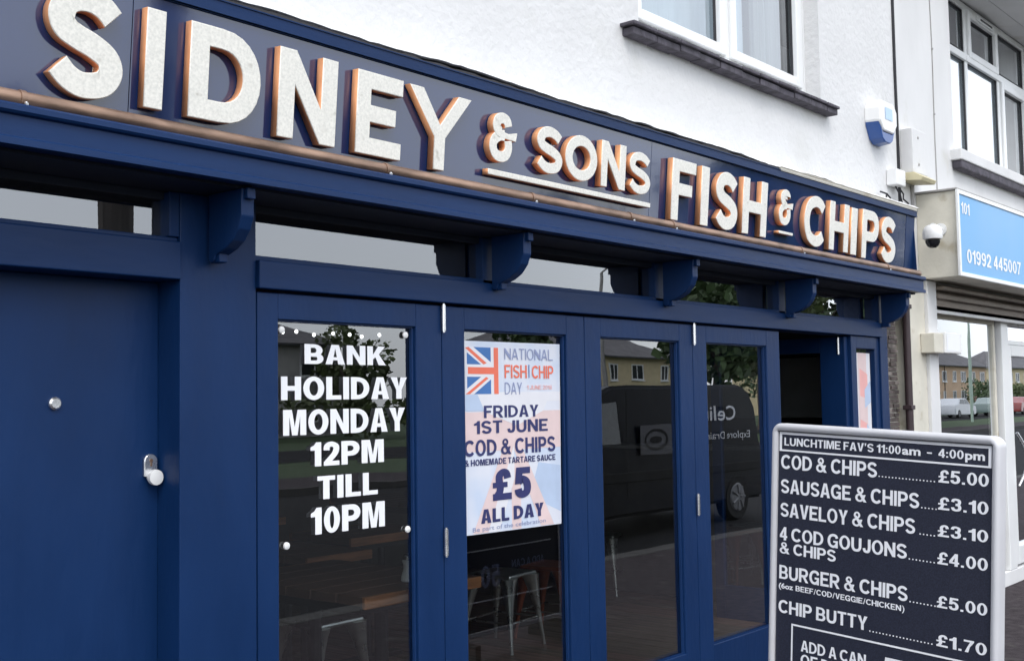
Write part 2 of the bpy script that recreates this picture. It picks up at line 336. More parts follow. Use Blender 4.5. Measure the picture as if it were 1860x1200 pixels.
def glyph(ch, x0, x1, y0, y1, t, tv=None):
    """bold condensed grotesque capitals; returns loops"""
    W, H = x1 - x0, y1 - y0; tv = tv or t; mp = lambda l: [(x0 + a, y0 + b) for a, b in l]
    i, hx = t / 2, t * 0.92
    if ch == 'I': return [mp([(0, 0), (W, 0), (W, H), (0, H)])]
    if ch == 'N': return [mp([(0, 0), (t, 0), (t, H * 0.60), (W - t * 1.02, 0), (W, 0), (W, H), (W - t, H), (W - t, H * 0.40), (t * 1.02, H), (0, H)])]
    if ch == 'E': return [mp([(0, 0), (W, 0), (W, hx), (t, hx), (t, H / 2 - hx * .5), (W * .86, H / 2 - hx * .5), (W * .86, H / 2 + hx * .5), (t, H / 2 + hx * .5), (t, H - hx), (W, H - hx), (W, H), (0, H)])]
    if ch == 'F': return [mp([(0, 0), (t, 0), (t, H * .42), (W * .86, H * .42), (W * .86, H * .42 + hx), (t, H * .42 + hx), (t, H - hx), (W, H - hx), (W, H), (0, H)])]
    if ch == 'H': return [mp([(0, 0), (t, 0), (t, H / 2 - hx / 2), (W - t, H / 2 - hx / 2), (W - t, 0), (W, 0), (W, H), (W - t, H), (W - t, H / 2 + hx / 2), (t, H / 2 + hx / 2), (t, H), (0, H)])]
    if ch == 'Y': return [mp([(W / 2 - t / 2, 0), (W / 2 + t / 2, 0), (W / 2 + t / 2, H * .42), (W, H), (W - t * 1.2, H), (W / 2, H * .58), (t * 1.2, H), (0, H), (W / 2 - t / 2, H * .42)])]
    if ch == 'O':
        o = [(W / 2 + W / 2 * math.cos(a), H / 2 + H / 2 * math.sin(a)) for a in [6.2832 * k / 36 for k in range(36)]]
        n = [(W / 2 + (W / 2 - t) * math.cos(a), H / 2 + (H / 2 - hx) * math.sin(a)) for a in [6.2832 * k / 36 for k in range(36)]]
        return [mp(o), mp(n[::-1])]
    def bowl(xa, ya, ww, hh, q):
        rr = min(hh / 2, ww * .8); rx = min(ww * .8, rr * 1.05); out = [(xa, ya)]
        for k in range(15):
            a = -math.pi / 2 + math.pi * k / 14
            sx = abs(math.cos(a)) ** 0.85
            out.append((xa + ww - rx + rx * sx, ya + hh / 2 + hh / 2 * math.sin(a)))
        return out + [(xa, ya + hh)]
    if ch == 'D': return [mp(bowl(0, 0, W, H, 0)), mp(bowl(t, hx, W - 2 * t, H - 2 * hx, 0)[::-1])]
    if ch == 'P':
        o = [(0, 0), (t, 0), (t, H * .36)] + bowl(t, H * .36, W - t, H * .64, 0)[1:-1] + [(0, H)]
        return [mp(o), mp(bowl(t, H * .36 + hx, W - 2 * t, H * .64 - 2 * hx, 0)[::-1])]
    inn = lambda l: [(x0 + i + a * (W - t), y0 + i + b * (H - t)) for a, b in l]
    if ch == 'S': return [stroke(inn([(1.0, .83), (.80, .945), (.50, 1.0), (.19, .945), (.02, .78), (.09, .62), (.34, .535), (.65, .465), (.92, .36), (1.0, .21), (.85, .05), (.50, -.01), (.22, .045), (.0, .175)]), t)]
    if ch == 'C': return [stroke(inn([(1.0, .83), (.80, .96), (.50, 1.0), (.16, .89), (.0, .65), (.0, .35), (.16, .11), (.50, .0), (.80, .04), (1.0, .17)]), t)]
    if ch == '&':
        A = stroke(inn([(.74, .80), (.66, .95), (.42, 1.0), (.18, .93), (.12, .78), (.22, .66), (.36, .615)]), t)
        Bq = stroke(inn([(.58, .56), (.30, .53), (.06, .40), (.0, .22), (.14, .04), (.42, -.01), (.68, .06), (.80, .24), (.76, .44)]), t)
        D = [(x0 + W * .52, y0 + H * .49), (x0 + W * 1.0, y0 + H * .47), (x0 + W * 1.04, y0 + H * .66), (x0 + W * .70, y0 + H * .60), (x0 + W * .52, y0 + H * .62)]
        return [A], [Bq], [D]


from mathutils.geometry import tessellate_polygon
GW = dict(A=.72, B=.68, C=.72, D=.72, E=.62, F=.58, G=.74, H=.70, J=.54, K=.72, L=.56, M=.84, N=.72, O=.76, P=.66, R=.72, S=.66, T=.62, U=.70, V=.68, W=.98, Y=.68)
for d_ in '023456789': GW[d_] = .56
GW.update({'1': .37, '£': .60, '&': .78, '.': .22, ':': .22, "'": .20, '-': .34, '/': .34, ' ': .24, '7': .52})
def ellipse(cx_, cy_, rx, ry, n=28): return [(cx_ + rx * math.cos(6.2832 * k / n), cy_ + ry * math.sin(6.2832 * k / n)) for k in range(n)]
def rct(x0, y0, x1, y1): return [(x0, y0), (x1, y0), (x1, y1), (x0, y1)]
class Ribbon(list): pass
def grot(ch, t):
    """plain bold grotesque glyph, cap height 1: list of groups, each a list of loops"""
    W = GW.get(ch, t) if ch != 'I' else t
    h = t * .86; i = t / 2
    inn = lambda l: [(i + a * (W - t), i * .9 + b * (1 - t * .9)) for a, b in l]
    st = lambda l, q=1.0: [Ribbon(stroke(inn(l), t * q))]
    if ch in 'INEFHDP': return [glyph(ch, 0, W, 0, 1, t)]
    if ch == 'O': return [[ellipse(W / 2, .5, W / 2, .51), ellipse(W / 2, .5, W / 2 - t, .51 - h)[::-1]]]
    if ch == 'S': return [[Ribbon(glyph('S', 0, W, 0, 1, t * .94)[0])]]
    if ch == 'C': return [[Ribbon(glyph('C', 0, W, 0, 1, t)[0])]]
    if ch == 'Y': return [glyph('Y', 0, W, 0, 1, t)]
    if ch == 'A':
        xi = lambda y: 1.12 * t + (W / 2 - 1.12 * t) * y / .84
        return [[[(0, 0), (1.12 * t, 0), (xi(.21), .21), (W - xi(.21), .21), (W - 1.12 * t, 0), (W, 0), (W / 2 + .62 * t, 1), (W / 2 - .62 * t, 1)], [(xi(.37), .37), (W / 2, .82), (W - xi(.37), .37)]]]
    if ch == 'B':
        a = [[(0, 0), (t, 0), (t, 1), (0, 1)]]
        def half(y0, y1, w_):
            r_ = (y1 - y0) / 2; pts = [(t, y0)] + [(w_ - r_ * 1.0 + r_ * math.sin(math.pi * k / 12), (y0 + y1) / 2 - r_ * math.cos(math.pi * k / 12)) for k in range(13)] + [(t, y1)]
            r2 = r_ - h * .95; hole = [(t, y0 + h * .95)] +  [(w_ - r_ + (r_ - t) * math.sin(math.pi * k / 12), (y0 + y1) / 2 - r2 * math.cos(math.pi * k / 12)) for k in range(13)] + [(t, y1 - h * .95)]
            return [pts + hole[::-1]]
        return [a, half(0, .55, W), half(.55 - h * .9, 1, W * .95)]
    if ch == 'G': return [st([(1.0, .74), (.86, .94), (.52, 1.0), (.18, .90), (.0, .65), (.0, .35), (.18, .10), (.52, .0), (.80, .07), (.95, .22)]), [rct(W - t, .0, W - .02, .52)], [rct(W * .54, .38, W - t + .01, .52)]]
    if ch == 'J': return [st([(1, 1.06), (1, .6), (1, .3), (.85, .05), (.5, 0), (.15, .06), (0, .28)])]
    if ch == 'U': return [st([(0, 1.06), (0, .5), (.03, .22), (.2, .04), (.5, -.01), (.8, .04), (.97, .22), (1, .5), (1, 1.06)])]
    if ch == 'K': return [[[(0, 0), (t, 0), (t, .30), (t + .10, .42), (W - t * 1.22, 0), (W + .02, 0), (t + .235, .575), (W - .01, 1), (W - .01 - t * 1.25, 1), (t, .54), (t, 1), (0, 1)]]]
    if ch == 'L': return [[[(0, 0), (W, 0), (W, h), (t, h), (t, 1), (0, 1)]]]
    if ch == 'T': return [[[(W / 2 - i, 0), (W / 2 + i, 0), (W / 2 + i, 1 - h), (W, 1 - h), (W, 1), (0, 1), (0, 1 - h), (W / 2 - i, 1 - h)]]]
    if ch == 'M': return [[[(0, 0), (t, 0), (t, .74), (W / 2 - .45 * t, 0), (W / 2 + .45 * t, 0), (W - t, .74), (W - t, 0), (W, 0), (W, 1), (W - 1.42 * t, 1), (W / 2, .34), (1.42 * t, 1), (0, 1)]]]
    if ch == 'R': return [glyph('P', 0, W * .95, 0, 1, t), [[(W * .38, .40), (W * .38 + t * 1.1, .40), (W, 0), (W - t * 1.15, 0)]]]
    if ch == 'V': return [[[(W / 2 - .56 * t, 0), (W / 2 + .56 * t, 0), (W, 1), (W - 1.12 * t, 1), (W / 2, .26), (1.12 * t, 1), (0, 1)]]]
    if ch == '0': return [[ellipse(W / 2, .5, W / 2, .5), ellipse(W / 2, .5, W / 2 - t * .92, .5 - h * .9)[::-1]]]
    if ch == '1': return [[[(W - t, 0), (W, 0), (W, 1), (W - t * .78, 1), (W - t * 1.15, .87), (0, .80), (0, .66), (W - t, .66)]]]
    if ch == '2': return [st([(0, .68), (.06, .90), (.48, 1), (.94, .90), (1, .70), (.82, .48), (.40, .24), (.06, .05)], .95), [rct(0.01, 0, W, h)]]
    if ch == '3': return [st([(0, .76), (.12, .95), (.5, 1), (.88, .93), (.95, .74), (.80, .56), (.42, .53)], .92), st([(.42, .52), (.85, .47), (1, .27), (.88, .07), (.5, 0), (.12, .06), (0, .26)], .92)]
    if ch == '4': return [[rct(W - t - .08, 0, W - .08, 1)], [rct(0, .20, W, .20 + h * .92)], [[(0, .22), (.0, .40), (W - t - .06, 1), (W - t - .06, .70), (t * .9, .33)]]]
    if ch == '5': return [[rct(.07, 1 - h, W - .03, 1)], [[(.02, .45), (.02 + t * .9, .47), (.07 + t * .9, 1), (.07, 1)]], st([(.04, .52), (.42, .64), (.85, .54), (1, .31), (.88, .08), (.48, 0), (.12, .06), (0, .24)], .95)]
    if ch == '7': return [[[(0, 1 - h), (0, 1), (W, 1), (W, 1 - h * .8), (W * .60, .45), (W * .45, 0), (W * .45 - t, 0), (W * .58 - t * .7, .42), (W - t * 1.1, 1 - h)]]]
    if ch == '8': return [[ellipse(W / 2, .755, W * .45, .245), ellipse(W / 2, .755, W * .45 - t * .85, .245 - h * .75)[::-1]], [ellipse(W / 2, .28, W / 2, .28), ellipse(W / 2, .28, W / 2 - t * .85, .28 - h * .75)[::-1]]]
    if ch in '69':
        g = [[[ellipse(W / 2, .31, W / 2, .31), ellipse(W / 2, .31, W / 2 - t * .9, .31 - h * .85)[::-1]][0], [ellipse(W / 2, .31, W / 2, .31), ellipse(W / 2, .31, W / 2 - t * .9, .31 - h * .85)[::-1]][1]], st([(.94, .82), (.75, .99), (.45, 1), (.12, .85), (0, .55), (0, .33)], .92)]
        return g if ch == '6' else [[[(W - x, 1 - y) for x, y in lp] for lp in gr] for gr in g]
    if ch == '£': return [st([(1.0, .74), (.88, .95), (.58, 1.0), (.26, .86), (.24, .62), (.32, .40), (.26, .20), (.06, .05)], .9), [rct(0, .40, W * .78, .40 + h * .8)], [rct(0, 0, W, h)]]
    if ch == '&': return [[ellipse(.34, .77, .23, .235), ellipse(.34, .77, .23 - t * .78, .235 - h * .72)[::-1]], [ellipse(.31, .28, .31, .285), ellipse(.31, .28, .31 - t * .9, .285 - h * .85)[::-1]], [[(.16, .68), (.16 + t * .95, .74), (W + .02, 0), (W - t * 1.05, 0)]], [[(.50, .16), (.60, .10), (.74, .50), (.74 - t * .85, .50)]]]
    if ch == '.': return [[rct(.02, 0, .02 + t * .9, t * .9)]]
    if ch == ':': return [[rct(.02, 0.05, .02 + t * .9, t * .9 + .05)], [rct(.02, .5, .02 + t * .9, .5 + t * .9)]]
    if ch == "'": return [[[(.04, .66), (.04 + t * .5, .66), (.04 + t * .75, 1), (.0, 1)]]]
    if ch == '-': return [[rct(.0, .34, .34, .34 + h)]]
    if ch == '/': return [[[(0, -.02), (t * .6, -.02), (.34, 1.02), (.34 - t * .6, 1.02)]]]
    return []
_gc = {}
def gtext(txt, F, a0, a1, b0, b1, m, parent, t=.20, c=.0015, gap=.085, name='lettering'):
    x = 0; items = []
    for ch in txt:
        if ch != ' ': items.append((ch, x))
        x += (GW.get(ch, t) if ch != 'I' else t) + (gap if ch != ' ' else 0)
    tot = x - gap; sx = (a1 - a0) / tot; V, Fc = [], []; off = OFF[parent.name]
    for ch, x in items:
        if (ch, t) not in _gc:
            out = []
            for gi, loops in enumerate(grot(ch, t)):
                if isinstance(loops[0], Ribbon):
                    nn = len(loops[0]) // 2; tri = [(k, 2 * nn - 1 - k, 2 * nn - 2 - k, k + 1) for k in range(nn - 1)]
                else: tri = tessellate_polygon([[Vector((p[0], p[1], 0)) for p in lp] for lp in loops])
                flat = [p for lp in loops for p in lp]; out.append((gi, flat, tri))
            _gc[(ch, t)] = out
        for gi, flat, tri in _gc[(ch, t)]:
            n0 = len(V)
            for p in flat: V.append(tuple(F(a0 + (x + p[0]) * sx, b0 + p[1] * (b1 - b0), c + .0002 * gi) - off))
            for f in tri: Fc.append(tuple(n0 + k for k in f))
    me = bpy.data.meshes.new(name); me.from_pydata(V, [], Fc); me.materials.append(m)
    return link(name, me, parent)

# ------------------------------------------------------------------ ground
B().box(-60, 260, -3.62, 9, -0.3, 0.0).build('pavement', M['tarmac'], kind='structure')
B().poly([(-400, -400, -0.14), (600, -400, -0.14), (600, -3.55, -0.14), (-400, -3.55, -0.14)], [(0, 1, 2, 3)]).build('ground', M['grass'], kind='structure')
B().poly([(-400, 400, -0.16), (600, 400, -0.16), (600, -3.5, -0.16), (-400, -3.5, -0.16)], [(0, 1, 2, 3)]).build('ground_behind_shops', M['grass'], kind='structure')
B().box(-60, 260, -14.5, -3.86, -0.3, -0.125).build('road', M['road'], kind='structure')
B().box(-60, 260, -17.0, -14.62, -0.3, 0.0).build('far_pavement', M['tarmac'], kind='structure')
B().box(-60, 260, -31.0, -24.0, -0.3, -0.13).build('side_road', M['road'], kind='structure')
kb = tag(bpy.data.objects.new('kerb', None), kind='structure'); C.objects.link(kb); OFF['kerb'] = Vector((0, 0, 0))
ks = None
for k in range(60):
    if ks is None:
        ks = B().box(0, 0.905, -3.86, -3.6225, -0.3, 0.004, 0.012).build('kerbstone', M['kerb'], kb)
    else:
        o = ks.copy(); C.objects.link(o); o.parent = kb; o.location = ((k - 12) * 0.915, 0, 0)
ks.location = (-12 * 0.915, 0, 0)
B().box(-60, 260, -14.62, -14.5, -0.3, 0.01).build('far_kerb', M['kerb'], kind='structure')

# ------------------------------------------------------------------ chip shop building (white rendered upper wall)
def grid_wall(b, x0, x1, z0, z1, holes, y):
    """wall sheet facing -y with rectangular holes (x0,x1,z0,z1)"""
    xs = sorted({x0, x1} | {h[0] for h in holes} | {h[1] for h in holes}); zs = sorted({z0, z1} | {h[2] for h in holes} | {h[3] for h in holes})
    for i in range(len(xs) - 1):
        for j in range(len(zs) - 1):
            cx, cz = (xs[i] + xs[i + 1]) / 2, (zs[j] + zs[j + 1]) / 2
            if any(h[0] < cx < h[1] and h[2] < cz < h[3] for h in holes): continue
            b.poly([(xs[i], y, zs[j]), (xs[i + 1], y, zs[j]), (xs[i + 1], y, zs[j + 1]), (xs[i], y, zs[j + 1])], [(0, 1, 2, 3)])
bld = thing('rendered_building', 'white rough-rendered building holding the navy chip shop, one upstairs window in view', 'building', (3, 0, 0))
b = B(); holes = [(4.66, 6.677, 3.40, 4.62)]
grid_wall(b, -4.0, 7.862, 2.30, 5.9, holes, 0.0)
for (x0, x1, z0, z1) in holes:          # reveals
    b.poly([(x0, 0, z0), (x0, .17, z0), (x0, .17, z1), (x0, 0, z1)], [(0, 1, 2, 3)])
    b.poly([(x1, 0, z0), (x1, .17, z0), (x1, .17, z1), (x1, 0, z1)], [(0, 1, 2, 3)])
    b.poly([(x0, 0, z1), (x0, .17, z1), (x1, .17, z1), (x1, 0, z1)], [(0, 1, 2, 3)])
    b.poly([(x0, 0, z0), (x0, .17, z0), (x1, .17, z0), (x1, 0, z0)], [(0, 1, 2, 3)])
bmesh.ops.remove_doubles(b.bm, verts=b.bm.verts[:], dist=0.0005)
b.box(-4.0, 7.862, 8.8, 9.0, -0.1, 5.9).box(-4.2, -4.0, 0.0, 9.0, -0.1, 5.9)
b.box(-4.0, 7.85, 0.14, 8.8, 2.72, 2.78)      # floor slab over the shop
b.build('wall', M['render'], bld, recalc=False)
B().prism([(-0.45, 5.85), (4.5, 8.2), (9.4, 5.85)], lambda y, z: (-4.4, y, z), lambda y, z: (7.9, y, z)).build('roof', M['rooftile'], bld)

def frame_rect(b, x0, x1, z0, z1, y0, y1, t, bev=0.006, tb=None):
    tb = tb or t
    b.box(x0, x0 + t, y0, y1, z0, z1, bev); b.box(x1 - t, x1, y0, y1, z0, z1, bev)
    b.box(x0 + t, x1 - t, y0, y1, z0, z0 + tb, bev); b.box(x0 + t, x1 - t, y0, y1, z1 - t, z1, bev)
win = link('window', None, None)
def make_window(parent, x0, x1, z0, z1, y, vert, lights, glassmat=M['glass_up']):
    """window (outer frame) > casement, pane"""
    b = B(); frame_rect(b, x0, x1, z0, z1, y, y + .07, .055)
    for v in vert: b.box(v - .03, v + .03, y + .002, y + .068, z0 + .055, z1 - .055, .004)
    wf = b.build('window', M['upvc'], parent)
    for (a0, a1, c0, c1, casement) in lights:
        if casement:
            b = B(); frame_rect(b, a0, a1, c0, c1, y - .018, y + .03, .062, .008); b.build('casement', M['upvc'], wf)
            a0 += .058; a1 -= .058; c0 += .058; c1 -= .058
        b = B(); frame_rect(b, a0, a1, c0, c1, y + .012, y + .03, .007, 0.0); b.build('gasket', M['gasket'], wf)
        B().poly([(a0, y + .032, c0), (a1, y + .032, c0), (a1, y + .032, c1), (a0, y + .032, c1)], [(0, 1, 2, 3)]).build('pane', glassmat, wf)
    return wf
bpy.data.objects.remove(win)
make_window(bld, 4.70, 6.66, 3.455, 4.60, .10, [5.70], [(4.76, 5.67, 3.51, 4.54, True), (5.73, 6.605, 3.51, 4.54, True)])
B().box(4.66, 4.70, .10, .17, 3.44, 4.62).box(6.66, 6.677, .10, .17, 3.44, 4.62).box(4.66, 6.677, .10, .17, 3.44, 3.455).build('window_filler', M['upvc'], bld)
# curtains and room behind the upstairs window
def curtain(parent, x0, x1, z0, z1, y, amp, m, n=40, name='curtain'):
    b = B(); up = []; lo = []
    for k in range(n + 1):
        x = x0 + (x1 - x0) * k / n; yy = y + amp * math.sin(k * 1.3) + amp * .4 * math.sin(k * .53)
        up.append(b.bm.verts.new((x, yy, z1))); lo.append(b.bm.verts.new((x, yy * 1.0, z0)))
    for k in range(n): b.bm.faces.new([lo[k], lo[k + 1], up[k + 1], up[k]])
    return b.build(name, m, parent, smooth=True, recalc=False)
curtain(bld, 4.75, 6.28, 3.56, 4.6, .30, .012, M['curtain'])
curtain(bld, 6.32, 6.66, 3.44, 4.6, .26, .03, M['curtain2'])
B().box(4.0, 7.2, .20, 2.2, 3.30, 3.38).box(4.0, 7.2, 2.2, 2.3, 3.3, 4.9).build('room_lining', M['interior_pale'], bld)
# sill: two courses of dark tiles, slightly uneven
sl = thing('window_sill', 'dark rough tiled sill under the upstairs window above the shop sign', 'window sill', (4.6, 0, 3.35))
x = 4.50; k = 0
while x < 6.70:
    wd = random.uniform(.19, .24)
    for c, (dy, z0, z1) in enumerate(((-.085, 3.385, 3.402), (-.065, 3.345, 3.380))):
        jz = random.uniform(-.005, .003); jx = .02 if c else 0
        o = B().box(x + jx, min(x + wd - .004 + jx, 6.76), dy + random.uniform(-.008, .006), .16 if c == 0 else .02, z0 + jz, z1 + jz, .004).build('tile', M['slate'], sl)
    x += wd; k += 1

# alarm box
def hex_prism(name, cx, cz, w, h, y0, y1, m, parent, cut=0.35):
    prof = [(-w / 2 * .72, h / 2), (w / 2 * .72, h / 2), (w / 2, h * .28), (w / 2, -h * .05), (w * .26, -h / 2), (-w * .26, -h / 2), (-w / 2, -h * .05), (-w / 2, h * .28)]
    return B().prism(prof, lambda a, c: (cx + a * .88, y0, cz + c * .94), lambda a, c: (cx + a, y1, cz + c)).build(name, m, parent)
al = thing('alarm_box', 'white and blue burglar alarm box high on the rendered wall beside the crack', 'alarm', (7.50, 0, 3.42))
AZ = 3.44
cov = [(-.115, .130), (.115, .130), (.165, .075), (.165, -.020), (.095, -.085), (-.095, -.085), (-.165, -.020), (-.165, .075)]
B().prism(cov, lambda a, c: (7.495 + a * .86, -.100, AZ + c * .94), lambda a, c: (7.495 + a, 0, AZ + c), .007).build('cover', M['whiteplastic'], al)
B().prism([(-.167, -.024), (-.097, -.087), (.097, -.087), (.167, -.024), (.10, -.135), (.05, -.158), (-.05, -.158), (-.10, -.135)], lambda a, c: (7.495 + a * .84, -.090, AZ + c * .96), lambda a, c: (7.495 + a, 0, AZ + c), .005).build('lens', M['blueplastic'], al)
F = frame_map((7.495, -.1015, 3.43), (1, 0, 0), (0, 0, 1), (0, -1, 0))
B().poly([F(-.06, .01, .001), F(.06, .01, .001), F(.06, .09, .001), F(-.06, .09, .001)], [(0, 1, 2, 3)]).build('badge', M['paleblue'], al)

# ------------------------------------------------------------------ fascia sign
TA = math.atan(.085)
FU = Vector((0, -math.sin(TA), math.cos(TA))); FN = Vector((0, -math.cos(TA), -math.sin(TA)))
FF = frame_map((0, -.16, 2.40), (1, 0, 0), FU, FN)
sg = thing('shop_sign', 'long navy gloss shop fascia with raised letters reading SIDNEY & SONS FISH & CHIPS', 'shop sign', (4.5, -.16, 2.40))
XL, XR = -2.6, 7.64
def fbox(b, x0, x1, s0, s1, c0, c1, bev=0.0):
    t = bmesh.new(); bmesh.ops.create_cube(t, size=1)
    for v in t.verts:
        a = x0 if v.co.x < 0 else x1; s_ = s0 if v.co.y < 0 else s1; c_ = c0 if v.co.z < 0 else c1
        v.co = FF(a, s_, c_)
    if bev: bmesh.ops.bevel(t, geom=t.edges[:], offset=bev, segments=2, affect='EDGES')
    bmesh.ops.recalc_face_normals(t, faces=t.faces[:]); b.add(t)
seams = [XL, -.9, 1.786, 4.46, 7.50, XR]
for i in range(4):
    b = B(); fbox(b, seams[i] + .0015, seams[i + 1] - .0015, -.02, .395, -.012, 0.0); b.build('panel', M['panel'], sg)
b = B(); fbox(b, 7.50, XR, -.02, .395, -.012, .002, .001); b.build('end_panel', M['blue_h'], sg)
b = B(); fbox(b, XL, XR + .01, .397, .432, -.02, .012, .004); fbox(b, XL, XR + .01, .390, .3965, -.01, .006, .001); b.build('top_trim', M['blue_h'], sg)
# ragged flashing along the top
b = B(); fbox(b, 5.7, XR, .4335, .450, -.02, .0135, .003); b.build('white_capping', M['cream'], sg)
b = B(); n = 260; lo = []; hi = []
for k in range(n + 1):
    x = XL + (XR - XL) * k / n
    h = .447 + .010 * noise.noise((x * 2.3, 0, 0)) + .006 * noise.noise((x * 13, 3, 0)) + .003 * noise.noise((x * 41, 3, 0))
    lo.append(b.bm.verts.new(FF(x, .4325, .008))); hi.append((x, h))
hv = [b.bm.verts.new(FF(x, h, .002)) for x, h in hi]; bk = [b.bm.verts.new(Vector((x, 0.01, 2.40 + h * math.cos(TA) + .02))) for x, h in hi]
for k in range(n):
    b.bm.faces.new([lo[k], lo[k + 1], hv[k + 1], hv[k]]); b.bm.faces.new([hv[k], hv[k + 1], bk[k + 1], bk[k]])
b.build('flashing', M['flash'], sg)
# render fillet dressed over the flashing, pale and lumpy
b = B(); n = 240; rows = []
for j in range(4):
    row = []
    for k in range(n + 1):
        x = -2.5 + 10.2 * k / n
        edge = .452 + .012 * noise.noise((x * 1.7, 9, 0)) + .007 * noise.noise((x * 9, 5, 0)) + .0035 * noise.noise((x * 30, 7, 1))
        if j == 0: p = FF(x, edge, -.006)
        elif j == 1: p = FF(x, edge + .004, .006)
        elif j == 2: p = FF(x, edge + .022, -.03 + .006 * noise.noise((x * 7, 2, 2)))
        else: p = Vector((x, .004, 2.40 + edge + .085))
        row.append(b.bm.verts.new(p))
    rows.append(row)
for j in range(3):
    for k in range(n): b.bm.faces.new([rows[j][k], rows[j][k + 1], rows[j + 1][k + 1], rows[j + 1][k]])
b.build('render_fillet', M['render'], bld, smooth=True)
# returns at both ends and back
b = B(); b.prism([(-.20 - .02, 2.385), (0.0, 2.385), (0.0, 2.835), (-.204 - .0, 2.83)], lambda y, z: (XR - .006, min(y + .02, 0) if y < 0 else y, z), lambda y, z: (XR, min(y + .02, 0) if y < 0 else y, z)); b.build('end_return', M['blue_h'], sg)
# letters
spec = [('S', 1.507, 1.735, .046, .352, .072), ('I', 1.803, 1.865, .055, .341, .062), ('D', 1.949, 2.207, .054, .338, .068), ('N', 2.276, 2.517, .050, .336, .066),
        ('E', 2.605, 2.818, .050, .333, .064), ('Y', 2.850, 3.172, .046, .331, .058), ('&', 3.284, 3.440, .127, .318, .043),
        ('S', 3.566, 3.737, .124, .314, .044), ('O', 3.755, 3.978, .122, .314, .050), ('N', 4.008, 4.190, .121, .320, .046), ('S', 4.218, 4.388, .123, .311, .0395),
        ('F', 4.570, 4.778, .038, .328, .062), ('I', 4.832, 4.903, .040, .328, .068), ('S', 4.968, 5.188, .042, .330, .066), ('H', 5.240, 5.497, .042, .332, .066),
        ('&', 5.634, 5.790, .131, .325, .041), ('C', 5.938, 6.200, .048, .335, .064), ('H', 6.254, 6.512, .050, .334, .066), ('I', 6.548, 6.630, .046, .328, .068),
        ('P', 6.706, 6.950, .040, .338, .066), ('S', 6.992, 7.222, .042, .332, .066)]
LM = [M['face'], M['copper']]
for (ch, x0, x1, s0, s1, t) in spec:
    x0 *= 1.0048; x1 *= 1.0048; s0 += .0048; s1 += .0048
    g = glyph(ch, x0, x1, s0, s1, t)
    dp = .034
    if ch == '&':
        root = None
        for j, lp in enumerate(g):
            o = curve_letter('letter' if j == 0 else 'letter_stroke', lp, FF, .0365 - .0012 * j, dp, root or sg, LM, .002)
            root = root or o
    else: curve_letter('letter', g, FF, .0365, dp, sg, LM)
for (x0, x1, s0, s1) in ((3.298, 4.418, .075, .097), (5.667, 5.830, .086, .101)):
    curve_letter('underline_bar', [[(x0, s0), (x1, s0), (x1, s1), (x0, s1)]], FF, .0365, .034, sg, LM)
# bronze rail in front of the panel foot
b = B(); b.tube([(XL, -.205, 2.408), (XR + .005, -.205, 2.408)], .0215, 14); b.build('bronze_rail', M['bronze'], sg, smooth=True)
for x in (.2, 1.45, 2.752, 3.55, 4.237, 4.588, 5.9, 7.1):
    B().lathe([(.0245, -.008), (.0245, .008)], (x, -.205, 2.408), 14, 'X').build('rail_collar', M['bronze'], sg, smooth=True)
    B().lathe([(.005, 0), (.006, .006), (.003, .010)], (x, -.235, 2.386), 8).build('drip_screw', M['chrome'], sg)

# ------------------------------------------------------------------ shopfront
sf = thing('shopfront', 'navy painted timber shopfront with transom lights, brackets and a projecting cornice', 'shopfront', (4.5, 0, 0))
# cornice (profile extruded along x)
prof = [(.0, 2.300), (-.185, 2.300), (-.185, 2.279), (-.240, 2.279), (-.245, 2.274), (-.252, 2.276), (-.252, 2.294), (-.243, 2.299), (-.238, 2.300), (-.238, 2.355), (-.250, 2.358), (-.256, 2.364), (-.256, 2.378), (-.250, 2.384), (-.17, 2.390), (0, 2.40)]
B().prism(prof, lambda y, z: (XL, y, z), lambda y, z: (XR, y, z)).build('cornice', M['blue_h'], sf)
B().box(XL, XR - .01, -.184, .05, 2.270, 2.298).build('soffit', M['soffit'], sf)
# pillars
B().box(2.067, 2.357, -.002, .16, 0, 2.269, .003).build('pillar', M['blue'], sf)
B().box(2.300, 2.363, .012, .16, 0, 1.984, .002).build('door_stop', M['blue'], sf)
B().box(6.996, 7.075, -.001, .12, 0, 1.984, .003).build('pillar', M['blue'], sf)
B().box(7.455, 7.575, -.002, .14, 0, 2.269, .003).build('pillar', M['blue'], sf)
B().box(7.385, 7.455, .01, .10, 0, 1.984, .003).build('pillar', M['blue'], sf)
# rails
B().box(2.358, 7.454, -.020, .12, 1.986, 2.080, .004).build('transom_rail', M['blue_h'], sf)
B().box(2.358, 7.454, .012, .055, 2.0805, 2.098, .003).build('transom_sill', M['blue_h'], sf)
B().box(-2.5, 2.066, -.012, .17, 1.994, 2.112, .004).build('transom_rail', M['blue_h'], sf)
B().box(-2.5, 2.066, .010, .060, 2.1125, 2.127, .003).build('transom_sill', M['blue_h'], sf)
B().box(2.358, 7.454, .03, .12, 2.245, 2.269).box(-2.5, 2.066, .03, .12, 2.245, 2.269).build('transom_head', M['soffit'], sf)
